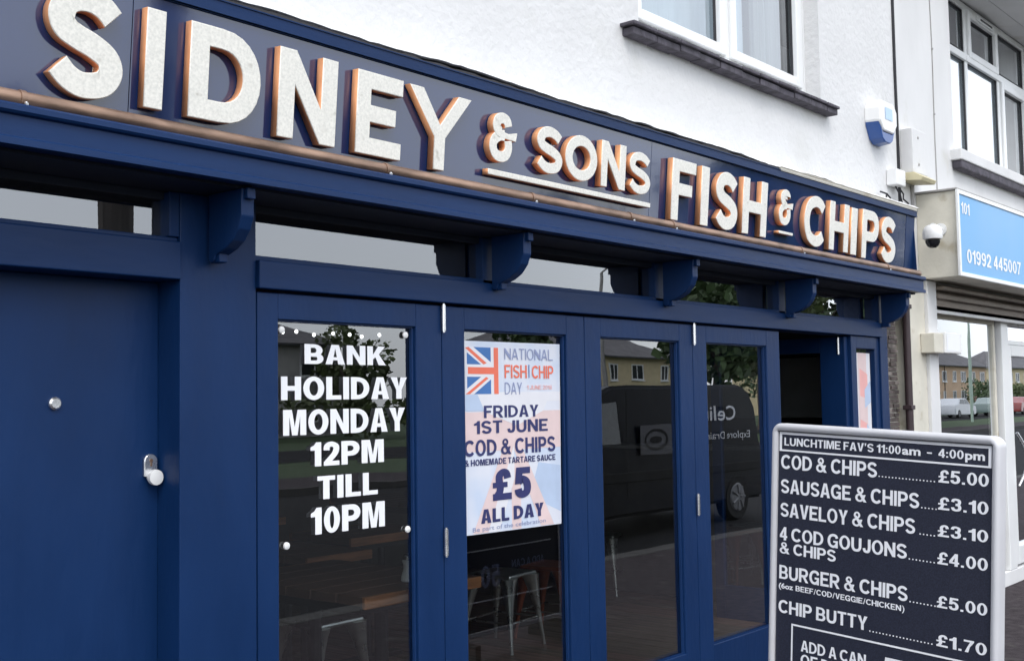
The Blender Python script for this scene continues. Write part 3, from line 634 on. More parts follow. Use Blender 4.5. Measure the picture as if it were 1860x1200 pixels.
# transom mullions and panes
xs = [2.358, 3.540, 4.812, 6.10, 7.454]
for i in range(4):
    if i: B().box(xs[i] - .04, xs[i] + .04, .012, .10, 2.081, 2.269, .003).build('transom_mullion', M['blue'], sf)
    B().poly([(xs[i] + (.04 if i else 0), .05, 2.085), (xs[i + 1] - (.04 if i < 3 else 0), .05, 2.085), (xs[i + 1] - (.04 if i < 3 else 0), .05, 2.268), (xs[i] + (.04 if i else 0), .05, 2.268)], [(0, 1, 2, 3)]).build('transom_pane', M['glass'], sf)
B().poly([(-2.5, .05, 2.115), (2.03, .05, 2.115), (2.03, .05, 2.268), (-2.5, .05, 2.268)], [(0, 1, 2, 3)]).build('transom_pane', M['glass'], sf)
B().box(2.03, 2.066, .0, .09, 2.1275, 2.268, .003).build('transom_mullion', M['blue'], sf)
# brackets
bp = [(0, 2.060), (-.012, 2.052), (-.028, 2.058), (-.034, 2.075), (-.060, 2.082), (-.090, 2.092), (-.125, 2.112), (-.155, 2.145), (-.172, 2.185), (-.172, 2.222), (-.176, 2.2695), (0, 2.2695)]
for x in (2.182, 3.540, 4.812, 6.10, 7.465):
    br = B().prism([(y - .021, z) for y, z in bp], lambda y, z: (x - .024, y, z), lambda y, z: (x + .024, y, z), .0025).build('bracket', M['blue'], sf)
    B().box(x - .016, x + .016, -.068, -.02, 2.052, 2.082, .003).build('bracket_foot', M['blue'], br)
    B().box(x - .016, x + .016, -.212, -.190, 2.236, 2.2698, .003).build('bracket_cap', M['blue'], br)
# blank service door at left
dr = B().box(-.35, 2.0665, .115, .16, .02, 1.9935, .003).build('panel_door', M['blue'], sf)
B().lathe([(.019, 0), (.019, .008), (.014, .013), (.006, .013)], (1.720, .115, 1.616), 20, 'Y').build('door_viewer', M['chrome'], dr, smooth=True)
# escutcheon: rounded plate with cup pull below
b = B()
prof = [(-.023, -.03), (.023, -.03)] + [(.023 * math.cos(a), .018 + .022 * math.sin(a)) for a in [math.pi * k / 10 for k in range(11)]]
b.prism(prof, lambda a, c: (2.034 + a, .103, 1.415 + c), lambda a, c: (2.034 + a, .115, 1.415 + c), .002)
esc = b.build('escutcheon', M['chrome'], dr)
B().lathe([(.004, 0), (.018, .006), (.025, .022), (.024, .034), (.012, .036)], (2.038, .112, 1.383), 16, 'Y').build('pull_cup', M['whiteplastic'], esc, smooth=True)
B().box(2.0315, 2.0365, .1005, .104, 1.417, 1.439).lathe([(.006, 0), (.006, .004)], (2.034, .105, 1.435), 10, 'Y').build('keyhole', M['bronze'], esc)
# folding doors
leafs = [(2.366, 3.243, 2.453, 3.105), (3.247, 4.169, 3.376, 4.039), (4.173, 5.089, 4.295, 4.967), (5.093, 6.034, 5.228, 5.880)]
for i, (x0, x1, g0, g1) in enumerate(leafs):
    b = B(); y0, y1 = .004, .058
    b.box(x0, g0, y0, y1, .10, 1.976, .0035); b.box(g1, x1, y0, y1, .10, 1.976, .0035)
    b.box(g0, g1, y0 + .0006, y1, .10, .344, .002); b.box(g0, g1, y0 + .0006, y1, 1.889, 1.976, .002)
    lf = b.build('door_leaf', M['blue'], sf)
    b = B(); z0, z1 = .344, 1.889
    b.prism([(0, 0), (.012, 0), (.0, .016)], lambda a, c: (g0, y0 + .008 + c, z0 + a), lambda a, c: (g1, y0 + .008 + c, z0 + a))
    b.box(g1 - .010, g1, y0 + .012, y0 + .030, z0, z1, .003); b.box(g0, g0 + .004, y0 + .012, y0 + .030, z0, z1)
    b.box(g0, g1, y0 + .012, y0 + .030, z1 - .006, z1)
    b.build('glazing_bead', M['blue_h'], lf)
    B().poly([(g0, .034, z0), (g1, .034, z0), (g1, .034, z1), (g0, .034, z1)], [(0, 1, 2, 3)]).build('pane', M['glass'], lf)
    if i in (1, 3):
        for zc in (1.927, 1.066):
            h = B().tube([(x0 - .002, -.008, zc - .050), (x0 - .002, -.008, zc + .050)], .0085, 12).tube([(x0 - .002, -.008, zc - .056), (x0 - .002, -.008, zc + .056)], .0055, 10).build('hinge', M['chrome'], lf, smooth=True)
# last leaf folded back into the shop, edge hinge visible
lf = B().box(6.945, 6.992, .020, .190, .10, 1.976, .004).build('open_door_leaf', M['blue'], sf)
B().box(6.948, 6.989, .1905, .93, .10, .34, .003).build('leaf_rail', M['blue'], lf)
B().box(6.948, 6.989, .1905, .93, 1.88, 1.976, .003).build('leaf_rail', M['blue'], lf)
B().box(6.945, 6.992, .9305, 1.00, .10, 1.976, .003).build('leaf_stile', M['blue'], lf)
B().poly([(6.968, .19, .34), (6.968, .93, .34), (6.968, .93, 1.88), (6.968, .19, 1.88)], [(0, 1, 2, 3)]).build('pane', M['glass'], lf)
B().tube([(6.943, .062, 1.865), (6.943, .062, 1.972)], .009, 10).build('hinge', M['chrome'], lf, smooth=True)
B().box(6.036, 6.996, .0, .14, .0, .10).box(2.364, 6.036, -.01, .14, 0, .095).build('threshold', M['chrome'], sf)
# sidelight
B().box(7.0755, 7.3845, .0, .06, 1.905, 1.984, .003).build('sidelight_rail', M['blue'], sf)
B().box(7.0755, 7.3845, .0, .06, 0.02, .40, .003).build('sidelight_rail', M['blue'], sf)
B().poly([(7.0755, .04, .4), (7.3845, .04, .4), (7.3845, .04, 1.905), (7.0755, .04, 1.905)], [(0, 1, 2, 3)]).build('sidelight_pane', M['glass'], sf)

# brick pier and pipe at the right end
pier = thing('brick_pier', 'narrow brown brick pier between the shopfront and the white column', 'brick pier', (7.74, .06, 0))
B().box(7.576, 7.876, .065, .30, 0, 2.27).build('mortar', M['mortar'], pier)
bs = {'brick': B(), 'brick2': B()}; z = .004
while z < 2.24:
    x = 7.580 + random.uniform(-.06, 0)
    while x < 7.870:
        wd = random.uniform(.075, .12); xa, xb = max(x, 7.580), min(x + wd, 7.872)
        if xb - xa > .012: bs[random.choice(['brick', 'brick', 'brick2'])].box(xa, xb, .052 + random.uniform(-.006, .008), .075, z, z + random.uniform(.023, .026))
        x += wd + .006
    z += .0315
for kk in bs: bs[kk].build('split_tiles', M[kk], pier, kind='stuff')
pp = thing('downpipe', 'dark plum downpipe between the brick pier and the white column', 'downpipe', (7.90, .0, 0))
B().tube([(7.912, -.005, 0), (7.912, -.005, 2.75)], .026, 12).build('pipe', M['pipebrown'], pp, smooth=True)
for z in (.5, 1.5, 2.2): B().box(7.878, 7.946, -.035, .03, z, z + .03, .004).build('pipe_clip', M['pipebrown'], pp)

# notice with clear sheet and vinyl words on door 1
nt_ = thing('window_notice', 'white bank holiday opening hours lettering on clear sheet fixed inside door glass', 'notice', (2.76, .0, 1.5))
FW = frame_map((0, .024, 0), (1, 0, 0), (0, 0, 1), (0, -1, 0))
for s_, x0, x1, z0, z1 in (('BANK', 2.580, 2.962, 1.741, 1.810), ('HOLIDAY', 2.478, 3.072, 1.617, 1.697), ('MONDAY', 2.486, 3.060, 1.497, 1.584), ('12PM', 2.604, 2.950, 1.387, 1.470), ('TILL', 2.634, 2.918, 1.272, 1.352), ('10PM', 2.604, 2.952, 1.153, 1.245)):
    gtext(s_, FW, x0, x1, z0, z1, M['letter_white'], nt_, t=.222, gap=.075)
for (x, z) in ((2.482, 1.855), (3.068, 1.857), (3.070, 1.130), (2.500, 1.128)):
    B().lathe([(.013, 0), (.012, .005), (.006, .008)], (x, .026, z), 16, 'Y').build('stud', M['whiteplastic'], nt_, smooth=True)

# poster on door 2
ps = thing('fish_and_chip_poster', 'white and pastel National Fish & Chip Day poster taped on second glazed door', 'poster', (3.7, .02, 1.07))
px0, px1 = 3.380, 4.022
FP = frame_map((0, .030, 0), (1, 0, 0), (0, 0, 1), (0, -1, 0))
B().poly([FP(px0, 1.073), FP(px1 - .01, 1.066), FP(px1, 1.848), FP(px0, 1.846)], [(0, 1, 2, 3)]).build('sheet', M['poster'], ps)
def quad(pts, m, c, name='print', par=ps, Fm=FP): return B().poly([Fm(a, z, c) for a, z in pts], [tuple(range(len(pts)))]).build(name, m, par)
# pastel flag ghost behind the words
quad([(3.44, 1.075), (3.53, 1.074), (3.72, 1.46), (3.66, 1.46)], M['pinkprint'], .0006); quad([(3.87, 1.07), (3.96, 1.07), (3.72, 1.46), (3.70, 1.40)], M['pinkprint'], .0008)
quad([(3.53, 1.074), (3.60, 1.073), (3.70, 1.28), (3.70, 1.42)], M['whiteprint'], .0007)
quad([(3.381, 1.40), (4.014, 1.40), (4.016, 1.56), (3.381, 1.56)], M['pinkprint'], .0005); quad([(3.381, 1.60), (4.017, 1.60), (4.017, 1.64), (3.381, 1.64)], M['whiteprint'], .0005)
quad([(3.381, 1.565), (3.55, 1.565), (3.50, 1.63), (3.381, 1.63)], M['paleblueprint'], .0009); quad([(3.80, 1.20), (4.010, 1.12), (4.012, 1.32), (3.86, 1.34)], M['paleblueprint'], .0004)
quad([(3.68, 1.072), (3.74, 1.071), (3.74, 1.36), (3.68, 1.36)], M['pinkprint'], .0003)
quad([(3.47, 1.64), (3.95, 1.64), (3.90, 1.56), (3.72, 1.50), (3.52, 1.56)], M['whiteprint'], .0010)
# half union flag
quad([(3.405, 1.822), (3.610, 1.822), (3.610, 1.632), (3.405, 1.632)], M['whiteprint'], .0011)
quad([(3.455, 1.822), (3.560, 1.822), (3.560, 1.762)], M['blueink'], .0013); quad([(3.415, 1.800), (3.415, 1.752), (3.500, 1.752)], M['blueink'], .0013)
quad([(3.455, 1.632), (3.560, 1.632), (3.560, 1.692)], M['blueink'], .0013); quad([(3.415, 1.654), (3.415, 1.702), (3.500, 1.702)], M['blueink'], .0013)
quad([(3.405, 1.818), (3.425, 1.822), (3.535, 1.758), (3.515, 1.752)], M['redink'], .0014); quad([(3.405, 1.632), (3.430, 1.632), (3.545, 1.696), (3.530, 1.702)], M['redink'], .0014)
quad([(3.420, 1.713), (3.590, 1.713), (3.590, 1.741), (3.420, 1.741)], M['redink'], .0016)
quad([(3.578, 1.632), (3.606, 1.632), (3.606, 1.822), (3.578, 1.822)], M['redink'], .0018)
gtext('NATIONAL', FP, 3.645, 3.970, 1.775, 1.822, M['paleink'], ps, 0.11, .0022)
gtext('FISH', FP, 3.645, 3.790, 1.698, 1.753, M['redink'], ps, 0.16, .0022)
B().poly([FP(3.802, 1.700, .002), FP(3.808, 1.700, .002), FP(3.808, 1.755, .002), FP(3.802, 1.755, .002)], [(0, 1, 2, 3)]).build('print', M['blueink'], ps)
gtext('CHIP', FP, 3.825, 3.972, 1.697, 1.752, M['redink'], ps, 0.16, .0022)
gtext('DAY', FP, 3.645, 3.757, 1.630, 1.680, M['paleink'], ps, 0.11, .0022)
gtext('1 JUNE 2018', FP, 3.790, 3.960, 1.650, 1.668, M['pinkstrong'], ps, .14, .002)
gtext('FRIDAY', FP, 3.512, 3.864, 1.535, 1.585, M['navyink'], ps, 0.19, .0022)
gtext('1ST JUNE', FP, 3.452, 3.926, 1.472, 1.524, M['navyink'], ps, 0.19, .0022)
gtext('COD & CHIPS', FP, 3.392, 3.976, 1.383, 1.448, M['navyink'], ps, 0.19, .0022)
gtext('& HOMEMADE TARTARE SAUCE', FP, 3.392, 3.976, 1.345, 1.370, M['navyink'], ps, 0.2, .0022)
gtext('£5', FP, 3.560, 3.806, 1.198, 1.325, M['navyink'], ps, 0.25, .0022)
gtext('ALL DAY', FP, 3.486, 3.888, 1.112, 1.168, M['navyink'], ps, 0.24, .0022)
text('Be part of the celebration', FP, 3.436, 3.900, 1.083, 1.100, M['paleink'], ps, .0, .002)
# flag print poster in the sidelight
fp = thing('flag_poster', 'narrow pink and pale blue flag poster in slim sidelight beside open doorway', 'poster', (7.2, .02, 1))
q = lambda pts, m, c: quad(pts, m, c, 'print', fp, FP)
B().poly([FP(7.130, .95), FP(7.348, .95), FP(7.348, 1.878), FP(7.130, 1.880)], [(0, 1, 2, 3)]).build('sheet', M['whiteprint'], fp)
q([(7.155, .95), (7.29, .95), (7.29, 1.878), (7.155, 1.878)], M['pinkprint'], .0005); q([(7.18, 1.60), (7.30, 1.58), (7.30, 1.74), (7.18, 1.78)], M['pinkstrong'], .0008)
q([(7.17, 1.15), (7.28, 1.15), (7.28, 1.42), (7.17, 1.45)], M['pinkstrong'], .0008)
q([(7.25, 1.52), (7.346, 1.56), (7.346, 1.70), (7.25, 1.64)], M['paleblueprint'], .0011); q([(7.27, 1.30), (7.346, 1.22), (7.346, 1.36), (7.27, 1.42)], M['paleblueprint'], .0011)

# ------------------------------------------------------------------ interior of the chip shop
room = thing('shop_interior', 'dim chip shop interior shell seen through the glazed folding doors', 'room', (4.5, 2, 0))
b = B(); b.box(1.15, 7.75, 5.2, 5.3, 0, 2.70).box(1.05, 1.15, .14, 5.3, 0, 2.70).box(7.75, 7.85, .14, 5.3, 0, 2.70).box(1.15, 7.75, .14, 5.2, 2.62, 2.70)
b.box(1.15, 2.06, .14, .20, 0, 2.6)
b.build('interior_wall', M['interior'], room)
B().box(5.6, 7.74, 4.6, 5.19, .12, 1.10, .01).build('counter', M['menuwall'], room)
B().box(6.2, 7.3, 5.15, 5.195, 1.55, 2.2, .01).build('menu_panel', M['menuwall'], room)
B().box(7.70, 7.745, .45, 1.7, 1.45, 1.88, .01).build('menu_panel', M['grey'], room)
B().box(7.45, 7.745, .40, 2.4, .12, 1.22, .01).build('side_counter', M['menuwall'], room)
B().box(7.42, 7.745, .38, 2.4, 1.222, 1.25, .006).build('side_counter_top', M['grey'], room)
B().box(2.2, 4.2, 5.15, 5.195, 1.3, 2.1, .01).build('menu_panel', M['menuwall'], room)
fl = thing('shop_floor', 'brown timber plank floor inside the chip shop', 'floor', (4.5, 2, 0))
B().box(1.15, 7.75, .14, 5.2, 0, .104).build('subfloor', M['darkmetal'], fl)
pl = {}
for mname in ('floorwood', 'floorwood2'):
    t = B().box(0, .136, 0, 1.68, 0, .014, .002); me = bpy.data.meshes.new('plank'); t.bm.to_mesh(me); t.bm.free(); me.materials.append(M[mname]); pl[mname] = me
for i in range(47):
    for j in range(3):
        o = link('plank', pl[random.choice(['floorwood', 'floorwood', 'floorwood2'])], fl)
        o.location = Vector((1.16 + i * .14, .145 + j * 1.686, .105 + random.uniform(0, .0012))) - OFF[fl.name]

def copy_tree(o, parent=None):
    c = o.copy(); C.objects.link(c)
    if parent: c.parent = parent
    for ch in list(o.children): copy_tree(ch, c)
    return c
def make_table(loc, sx, sy, label):
    t = thing('cafe_table', label, 'table', loc, 'wooden tables inside the shop')
    n = max(2, round(sy / .155)); wd = sy / n
    for k in range(n):
        B().box(-sx / 2 + .004, sx / 2 - .004, -sy / 2 + .004 + k * wd, -sy / 2 + (k + 1) * wd - .007, .712, .750, .003).build('board', M['tabletop'], t, local=True)
    B().box(-sx / 2, sx / 2, -sy / 2 - .014, -sy / 2 + .003, .703, .749, .003).build('edge_strip', M['tableedge'], t, local=True)
    B().box(-sx / 2, sx / 2, sy / 2 - .002, sy / 2 + .014, .703, .749, .003).build('edge_strip', M['tableedge'], t, local=True)
    B().box(-sx / 2 + .08, sx / 2 - .08, -sy / 2 + .1, sy / 2 - .1, .66, .705).build('apron', M['darkmetal'], t, local=True)
    for sgn in (-1, 1): B().tube([(0, sgn * (sy / 2 - .25), .66), (0, sgn * (sy / 2 - .25), .03)], .03, 10).box(-.25, .25, sgn * (sy / 2 - .25) - .04, sgn * (sy / 2 - .25) + .04, 0, .03, .005).build('pedestal_leg', M['darkmetal'], t, local=True)
    return t
make_table((3.335, .665, .12), .66, .92, 'dark wooden table just inside the first glazed door with a white shaker on it')
make_table((3.82, 1.60, .12), .42, .66, 'grey brown wooden table just beyond the shaker table behind the first door')
make_table((4.62, 1.95, .12), .70, .50, 'small wooden table right of the grey brown one behind the first door')
make_table((4.55, 3.6, .12), .62, 1.22, 'pine topped table deeper inside the shop behind the second door')
make_table((6.35, 3.3, .12), .62, 1.22, 'pine topped table at the back of the shop behind the fourth door')

def make_stool(loc, rz, label, m):
    t = thing('metal_stool', label, 'stool', loc, 'metal stools inside the shop', rz)
    b = B()
    for k in range(12):
        pass
    prof = [(-.15, -.15), (.15, -.15), (.15, .15), (-.15, .15)]
    B().box(-.155, .155, -.155, .155, .425, .450, .012).build('seat', m, t, local=True)
    for sx, sy in ((1, 1), (1, -1), (-1, 1), (-1, -1)):
        b = B(); rings = []
        for k in range(13):
            f = k / 12; z = .430 * (1 - f); rr = .011 + .046 * (1 - f) ** 2.4 + (.004 if k == 0 else 0)
            cx = sx * (.118 + .062 * f ** .8); cy = sy * (.118 + .062 * f ** .8)
            rings.append([b.bm.verts.new((cx + rr * math.cos(6.2832 * q_ / 12), cy + rr * math.sin(6.2832 * q_ / 12), z)) for q_ in range(12)])
        for a in range(12):
            for q_ in range(12): b.bm.faces.new([rings[a][q_], rings[a][(q_ + 1) % 12], rings[a + 1][(q_ + 1) % 12], rings[a + 1][q_]])
        b.bm.faces.new(rings[0]); b.bm.faces.new(rings[-1][::-1])
        b.build('leg', m, t, smooth=True, local=True)
    b = B(); r_ = .155
    b.tube([(-r_, -r_, .17), (r_, -r_, .17)], .006, 6).tube([(-r_, r_, .17), (r_, r_, .17)], .006, 6).tube([(-r_, -r_, .17), (-r_, r_, .17)], .006, 6).tube([(r_, -r_, .17), (r_, r_, .17)], .006, 6)
    b.build('stretcher', M['gunmetal'], t, local=True)
    return t
make_stool((5.385, 1.565, .12), .12, 'bright steel stool behind second glazed door below the poster', M['gunmetal'])
make_stool((7.35, 2.25, .12), .3, 'dull steel stool far inside the shop behind third glazed door', M['gunmetal'])
make_stool((3.72, 1.30, .12), .05, 'steel stool tucked by the table behind first glazed door', M['gunmetal'])
make_stool((5.82, 1.52, .12), .2, 'copper coloured stool right of the bright steel one behind second door', M['coppermetal'])
fy = thing('string_lights', 'string of tiny white lights with one red lamp inside top of first glazed door', 'string lights', (2.8, .11, 1.86))
B().tube([(2.46 + .08 * k, .115, 1.875 - .012 * math.sin(k * 1.9) ** 2) for k in range(9)], .0025, 5).build('cord', M['darkmetal'], fy)
for k, dx in enumerate((.10, .16, .24, .33, .41, .47, .56)):
    B().lathe([(.002, .006), (.006, .002), (.006, -.004), (.002, -.008)], (2.46 + dx, .115, 1.856 + .005 * math.sin(k * 2.3)), 8).build('bulb', M['lamp_on'], fy)
B().lathe([(.003, .012), (.014, .008), (.015, -.004), (.005, -.010)], (2.505, .115, 1.872), 10).build('red_lamp', M['lamp_red'], fy)
sh = thing('salt_shaker', 'white waisted salt shaker standing on the table behind first glazed door', 'salt shaker', (3.375, .335, .872))
B().lathe([(.026, 0), (.029, .004), (.028, .02), (.019, .052), (.019, .066), (.025, .082), (.022, .088)], (3.375, .335, .872), 18).build('body', M['whiteplastic'], sh, smooth=True)
B().lathe([(.021, .088), (.021, .104), (.012, .112)], (3.375, .335, .872), 18).build('cap', M['chrome'], sh, smooth=True)
# ------------------------------------------------------------------ neighbouring building
nb = thing('neighbour_building', 'smooth white painted building next door with recessed upstairs window and glazed shop below', 'building', (11, 0, 0))
b = B(); HW = (9.017, 11.60, 3.40, 4.93)
grid_wall(b, 7.905, 15.5, 2.20, 5.9, [HW], 0.0)
b.poly([(9.017, 0, 3.40), (9.017, .28, 3.40), (9.017, .28, 4.93), (9.017, 0, 4.93)], [(0, 1, 2, 3)])
b.poly([(11.60, 0, 3.40), (11.60, .28, 3.40), (11.60, .28, 4.93), (11.60, 0, 4.93)], [(0, 1, 2, 3)])
b.poly([(9.017, 0, 3.40), (9.017, .28, 3.40), (11.60, .28, 3.40), (11.60, 0, 3.40)], [(0, 1, 2, 3)])
b.poly([(9.017, 0, 4.93), (9.017, .28, 4.93), (11.60, .28, 4.93), (11.60, 0, 4.93)], [(0, 1, 2, 3)])
b.box(7.905, 15.5, 5.4, 5.6, -.1, 5.9).box(15.4, 15.5, .0, 5.4, -.1, 5.9)
b.build('wall', M['render2'], nb, recalc=False)
B().box(8.9, 13.2, -.42, .0, 4.93, 5.03, .01).box(8.9, 13.2, -.42, -.36, 5.03, 5.16, .01).build('hood', M['render2'], nb)
B().prism([(-.45, 5.85), (4.5, 8.2), (9.4, 5.85)], lambda y, z: (7.92, y, z), lambda y, z: (15.6, y, z)).build('roof', M['rooftile'], nb)
NY = .17
wf = make_window(nb, 9.03, 11.55, 3.49, 4.92, NY, [9.90, 10.74], [(9.09, 9.87, 3.55, 4.42, False), (9.09, 9.87, 4.50, 4.86, False), (9.94, 10.71, 3.55, 4.42, False), (9.935, 10.705, 4.46, 4.875, True), (10.78, 11.49, 3.55, 4.42, True), (10.78, 11.49, 4.50, 4.86, False)])
B().box(9.085, 11.495, NY - .012, NY + .066, 4.415, 4.475, .006).build('transom', M['upvc'], wf)
B().box(10.12, 10.55, NY - .035, NY - .0185, 4.822, 4.866, .004).build('trickle_vent', M['upvc'], wf)
B().box(10.20, 10.50, NY - .038, NY - .0352, 4.836, 4.850).build('vent_slot', M['gasket'], wf)
curtain(nb, 9.05, 11.55, 3.5, 4.38, .36, .015, M['curtain'], 70)
curtain(nb, 10.80, 11.55, 3.5, 4.9, .30, .03, M['curtain2'], 24)
B().box(9.0, 11.6, 2.0, 2.1, 3.2, 5.0).box(9.0, 11.6, .29, 2.0, 3.30, 3.38).build('room_lining', M['interior_pale'], nb)
B().box(8.93, 12.0, -.085, .15, 3.400, 3.485, .008).build('sill', M['render2'], nb)
B().box(8.96, 12.0, -.075, 0, 3.335, 3.399, .01).build('sill_underside', M['slate'], nb)

# shop below: column, shutter housing, window, door
B().box(7.945, 8.225, -.02, .25, .0, 2.419, .006).build('cream_column', M['cream'], nb)
B().box(8.2255, 8.40, -.045, .25, .0, 2.419, .006).build('white_column', M['render2'], nb)
sx0, sx1 = 8.187, 14.5
b = B(); b.prism([(.0, 2.42), (-.02, 2.34), (-.02, 2.25), (.12, 2.25), (.2, 2.42)], lambda y, z: (8.402, y, z), lambda y, z: (sx1, y, z))
b.box(8.402, sx1, -.06, -.021, 2.30, 2.33, .004).box(8.402, sx1, -.10, -.021, 2.36, 2.385, .004)
b.build('shutter_housing', M['shutter'], nb)
B().box(8.402, sx1, .0, .14, 2.225, 2.2495).build('shutter_slot', M['cream'], nb)
GY = .12
b = B(); frame_rect(b, 8.402, 10.12, .12, 2.224, GY - .02, GY + .05, .045, .006)
wf = b.build('shop_window', M['cream'], nb)
B().poly([(8.447, GY, .165), (10.075, GY, .165), (10.075, GY, 2.179), (8.447, GY, 2.179)], [(0, 1, 2, 3)]).build('pane', M['glass_up'], wf)
B().box(10.121, 10.165, GY - .005, GY + .05, .12, 2.224).build('dark_mullion', M['gasket'], nb)  # solid dark strip between the window frame and the white mullion
B().box(10.1655, 10.34, GY - .06, GY + .05, .12, 2.224, .006).build('mullion', M['upvc'], nb)
b = B(); frame_rect(b, 10.341, 11.50, .14, 2.02, GY - .05, GY + .03, .10, .008, .16)
dd = b.build('shop_door', M['upvc'], nb)
B().poly([(10.44, GY, .30), (11.40, GY, .30), (11.40, GY, 1.92), (10.44, GY, 1.92)], [(0, 1, 2, 3)]).build('pane', M['glass_up'], dd)
b = B(); frame_rect(b, 10.341, 11.50, 2.024, 2.224, GY - .03, GY + .03, .035, .004); fl_ = b.build('fanlight', M['upvc'], nb)
B().poly([(10.375, GY, 2.06), (11.465, GY, 2.06), (11.465, GY, 2.19), (10.375, GY, 2.19)], [(0, 1, 2, 3)]).build('pane', M['glass_up'], fl_)
pts = [(10.50 + .0 * k, GY - .05 - .075 * math.sin(math.pi * k / 12) ** .7, .90 + .40 * k / 12) for k in range(13)]
pts = [(10.49 + .10 * math.sin(math.pi * k / 12), GY - .052 - .05 * math.sin(math.pi * k / 12), .80 + .46 * k / 12) for k in range(13)]
B().tube(pts, .014, 10).build('door_handle', M['chrome'], dd, smooth=True)
B().box(11.501, 14.5, GY - .02, GY + .1, .12, 2.224).build('side_panel', M['upvc'], nb)
B().box(8.402, 14.5, GY - .06, .3, .0, .119, .006).build('plinth', M['render2'], nb)
# interior next door
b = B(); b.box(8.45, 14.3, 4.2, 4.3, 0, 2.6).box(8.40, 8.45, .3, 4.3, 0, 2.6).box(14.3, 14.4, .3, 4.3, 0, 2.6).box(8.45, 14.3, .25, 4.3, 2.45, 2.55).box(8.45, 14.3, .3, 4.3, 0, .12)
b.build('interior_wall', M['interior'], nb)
lt = thing('ceiling_light', 'lit white tube light on the ceiling inside the shop next door', 'ceiling light', (9.9, .75, 2.30))
B().box(9.62, 10.42, .66, .72, 2.37, 2.40, .004).build('tube', M['lamp_on'], lt)
B().box(9.58, 10.46, .64, .74, 2.4005, 2.449, .004).build('fitting', M['whiteplastic'], lt)

# neighbour sign box
ns = thing('neighbour_sign', 'sky blue sign box next door with white phone number 01992 445007', 'shop sign', (11, -.15, 2.42))
B().box(8.187, 14.5, -.292, 0, 2.425, 3.035, .006).build('sign_box', M['cream'], ns)
B().box(8.165, 14.52, -.300, .0, 3.0355, 3.050, .003).build('cap_strip', M['grey'], ns)
b = B(); frame_rect(b, 8.150, 14.5, 2.425, 3.034, -.312, -.2925, .030, .004); b.build('face_frame', M['upvc'], ns)
b = B(); b.box(8.1805, 14.469, -.304, -.2925, 2.456, 3.003); b.build('sign_face', M['skyblue'], ns)
FS = frame_map((0, -.304, 0), (1, 0, 0), (0, 0, 1), (0, -1, 0))
gtext('01992 445007', FS, 8.305, 9.53, 2.528, 2.628, M['letter_white'], ns, .19, .002)
gtext('101', FS, 8.225, 8.395, 2.872, 2.955, M['letter_white'], ns, .2, .002)

# wires, boxes between the buildings
def wob(x, y, z0, z1, amp, n=24, sd_=0):
    return [(x + amp * noise.noise((z0 + (z1 - z0) * k / n, sd_, x)), y, z0 + (z1 - z0) * k / n) for k in range(n + 1)]
cb_ = thing('black_cable', 'black cable running down the joint between the two white buildings', 'cable', (7.88, 0, 3.2))
B().tube(wob(7.872, -.006, 2.95, 5.9, .035, 60), .012, 6).build('cable', M['flash'], cb_)
gp = thing('thin_cable', 'thin grey cable clipped down the smooth white wall beside the recessed window', 'cable', (8.6, 0, 3.1))
B().tube(wob(8.60, -.004, 3.05, 5.9, .045, 40, 3), .0045, 5).build('cable', M['grey'], gp)
for z in (3.7, 4.2, 4.7): B().lathe([(.010, 0), (.008, .01)], (8.60 + .045 * noise.noise((z, 3, 8.6)), -.002, z), 8, 'Y').build('clip', M['grey'], gp)
ec = thing('electric_box', 'tall white meter box with two screws and yellowed underside between the buildings', 'utility box', (8.03, 0, 3.28))
B().box(7.93, 8.20, -.09, -.001, 3.155, 3.470, .006).build('cover', M['render2'], ec)
B().prism([(-.001, 3.10), (-.15, 3.085), (-.165, 3.11), (-.10, 3.150), (-.001, 3.150)], lambda y, z: (7.90, y, z), lambda y, z: (8.16, y, z), .003).build('hood', M['yellowed'], ec)
for z in (3.22, 3.41): B().lathe([(.012, 0), (.008, .006)], (8.03, -.09, z), 8, 'Y').build('screw', M['grey'], ec)
jb = thing('junction_box', 'small grey white junction box below the alarm with loose dark cables', 'junction box', (7.72, 0, 3.08))
B().box(7.66, 7.82, -.075, -.001, 3.035, 3.145, .006).build('box', M['whiteplastic'], jb)
B().tube([(7.80, -.03, 3.04), (7.83, -.05, 2.99), (7.80, -.06, 2.95), (7.84, -.08, 2.92)], .006, 6).tube([(7.74, -.03, 3.04), (7.78, -.05, 2.97), (7.82, -.05, 2.90), (7.83, -.06, 2.86)], .006, 6).build('cable', M['flash'], jb)
B().tube([(7.50, -.02, 2.97), (7.54, -.05, 2.955), (7.57, -.06, 2.93), (7.55, -.07, 2.90), (7.52, -.05, 2.91), (7.56, -.04, 2.95)], .006, 6).tube([(7.56, -.05, 2.92), (7.66, -.06, 2.895), (7.74, -.06, 2.905), (7.80, -.07, 2.87)], .005, 6).build('cable', M['flash'], jb)
pc = thing('steel_bracket_arm', 'short conduit beside the sign box next door', 'conduit', (8.05, 0, 2.9))
B().tube([(8.10, -.01, 2.86), (8.10, -.012, 3.09)], .014, 8).build('conduit', M['grey'], pc)
B().tube([(7.86, -.03, 2.70), (7.93, -.05, 2.79), (8.02, -.03, 2.80), (8.10, -.012, 2.86)], .008, 6).build('cable', M['grey'], pc)
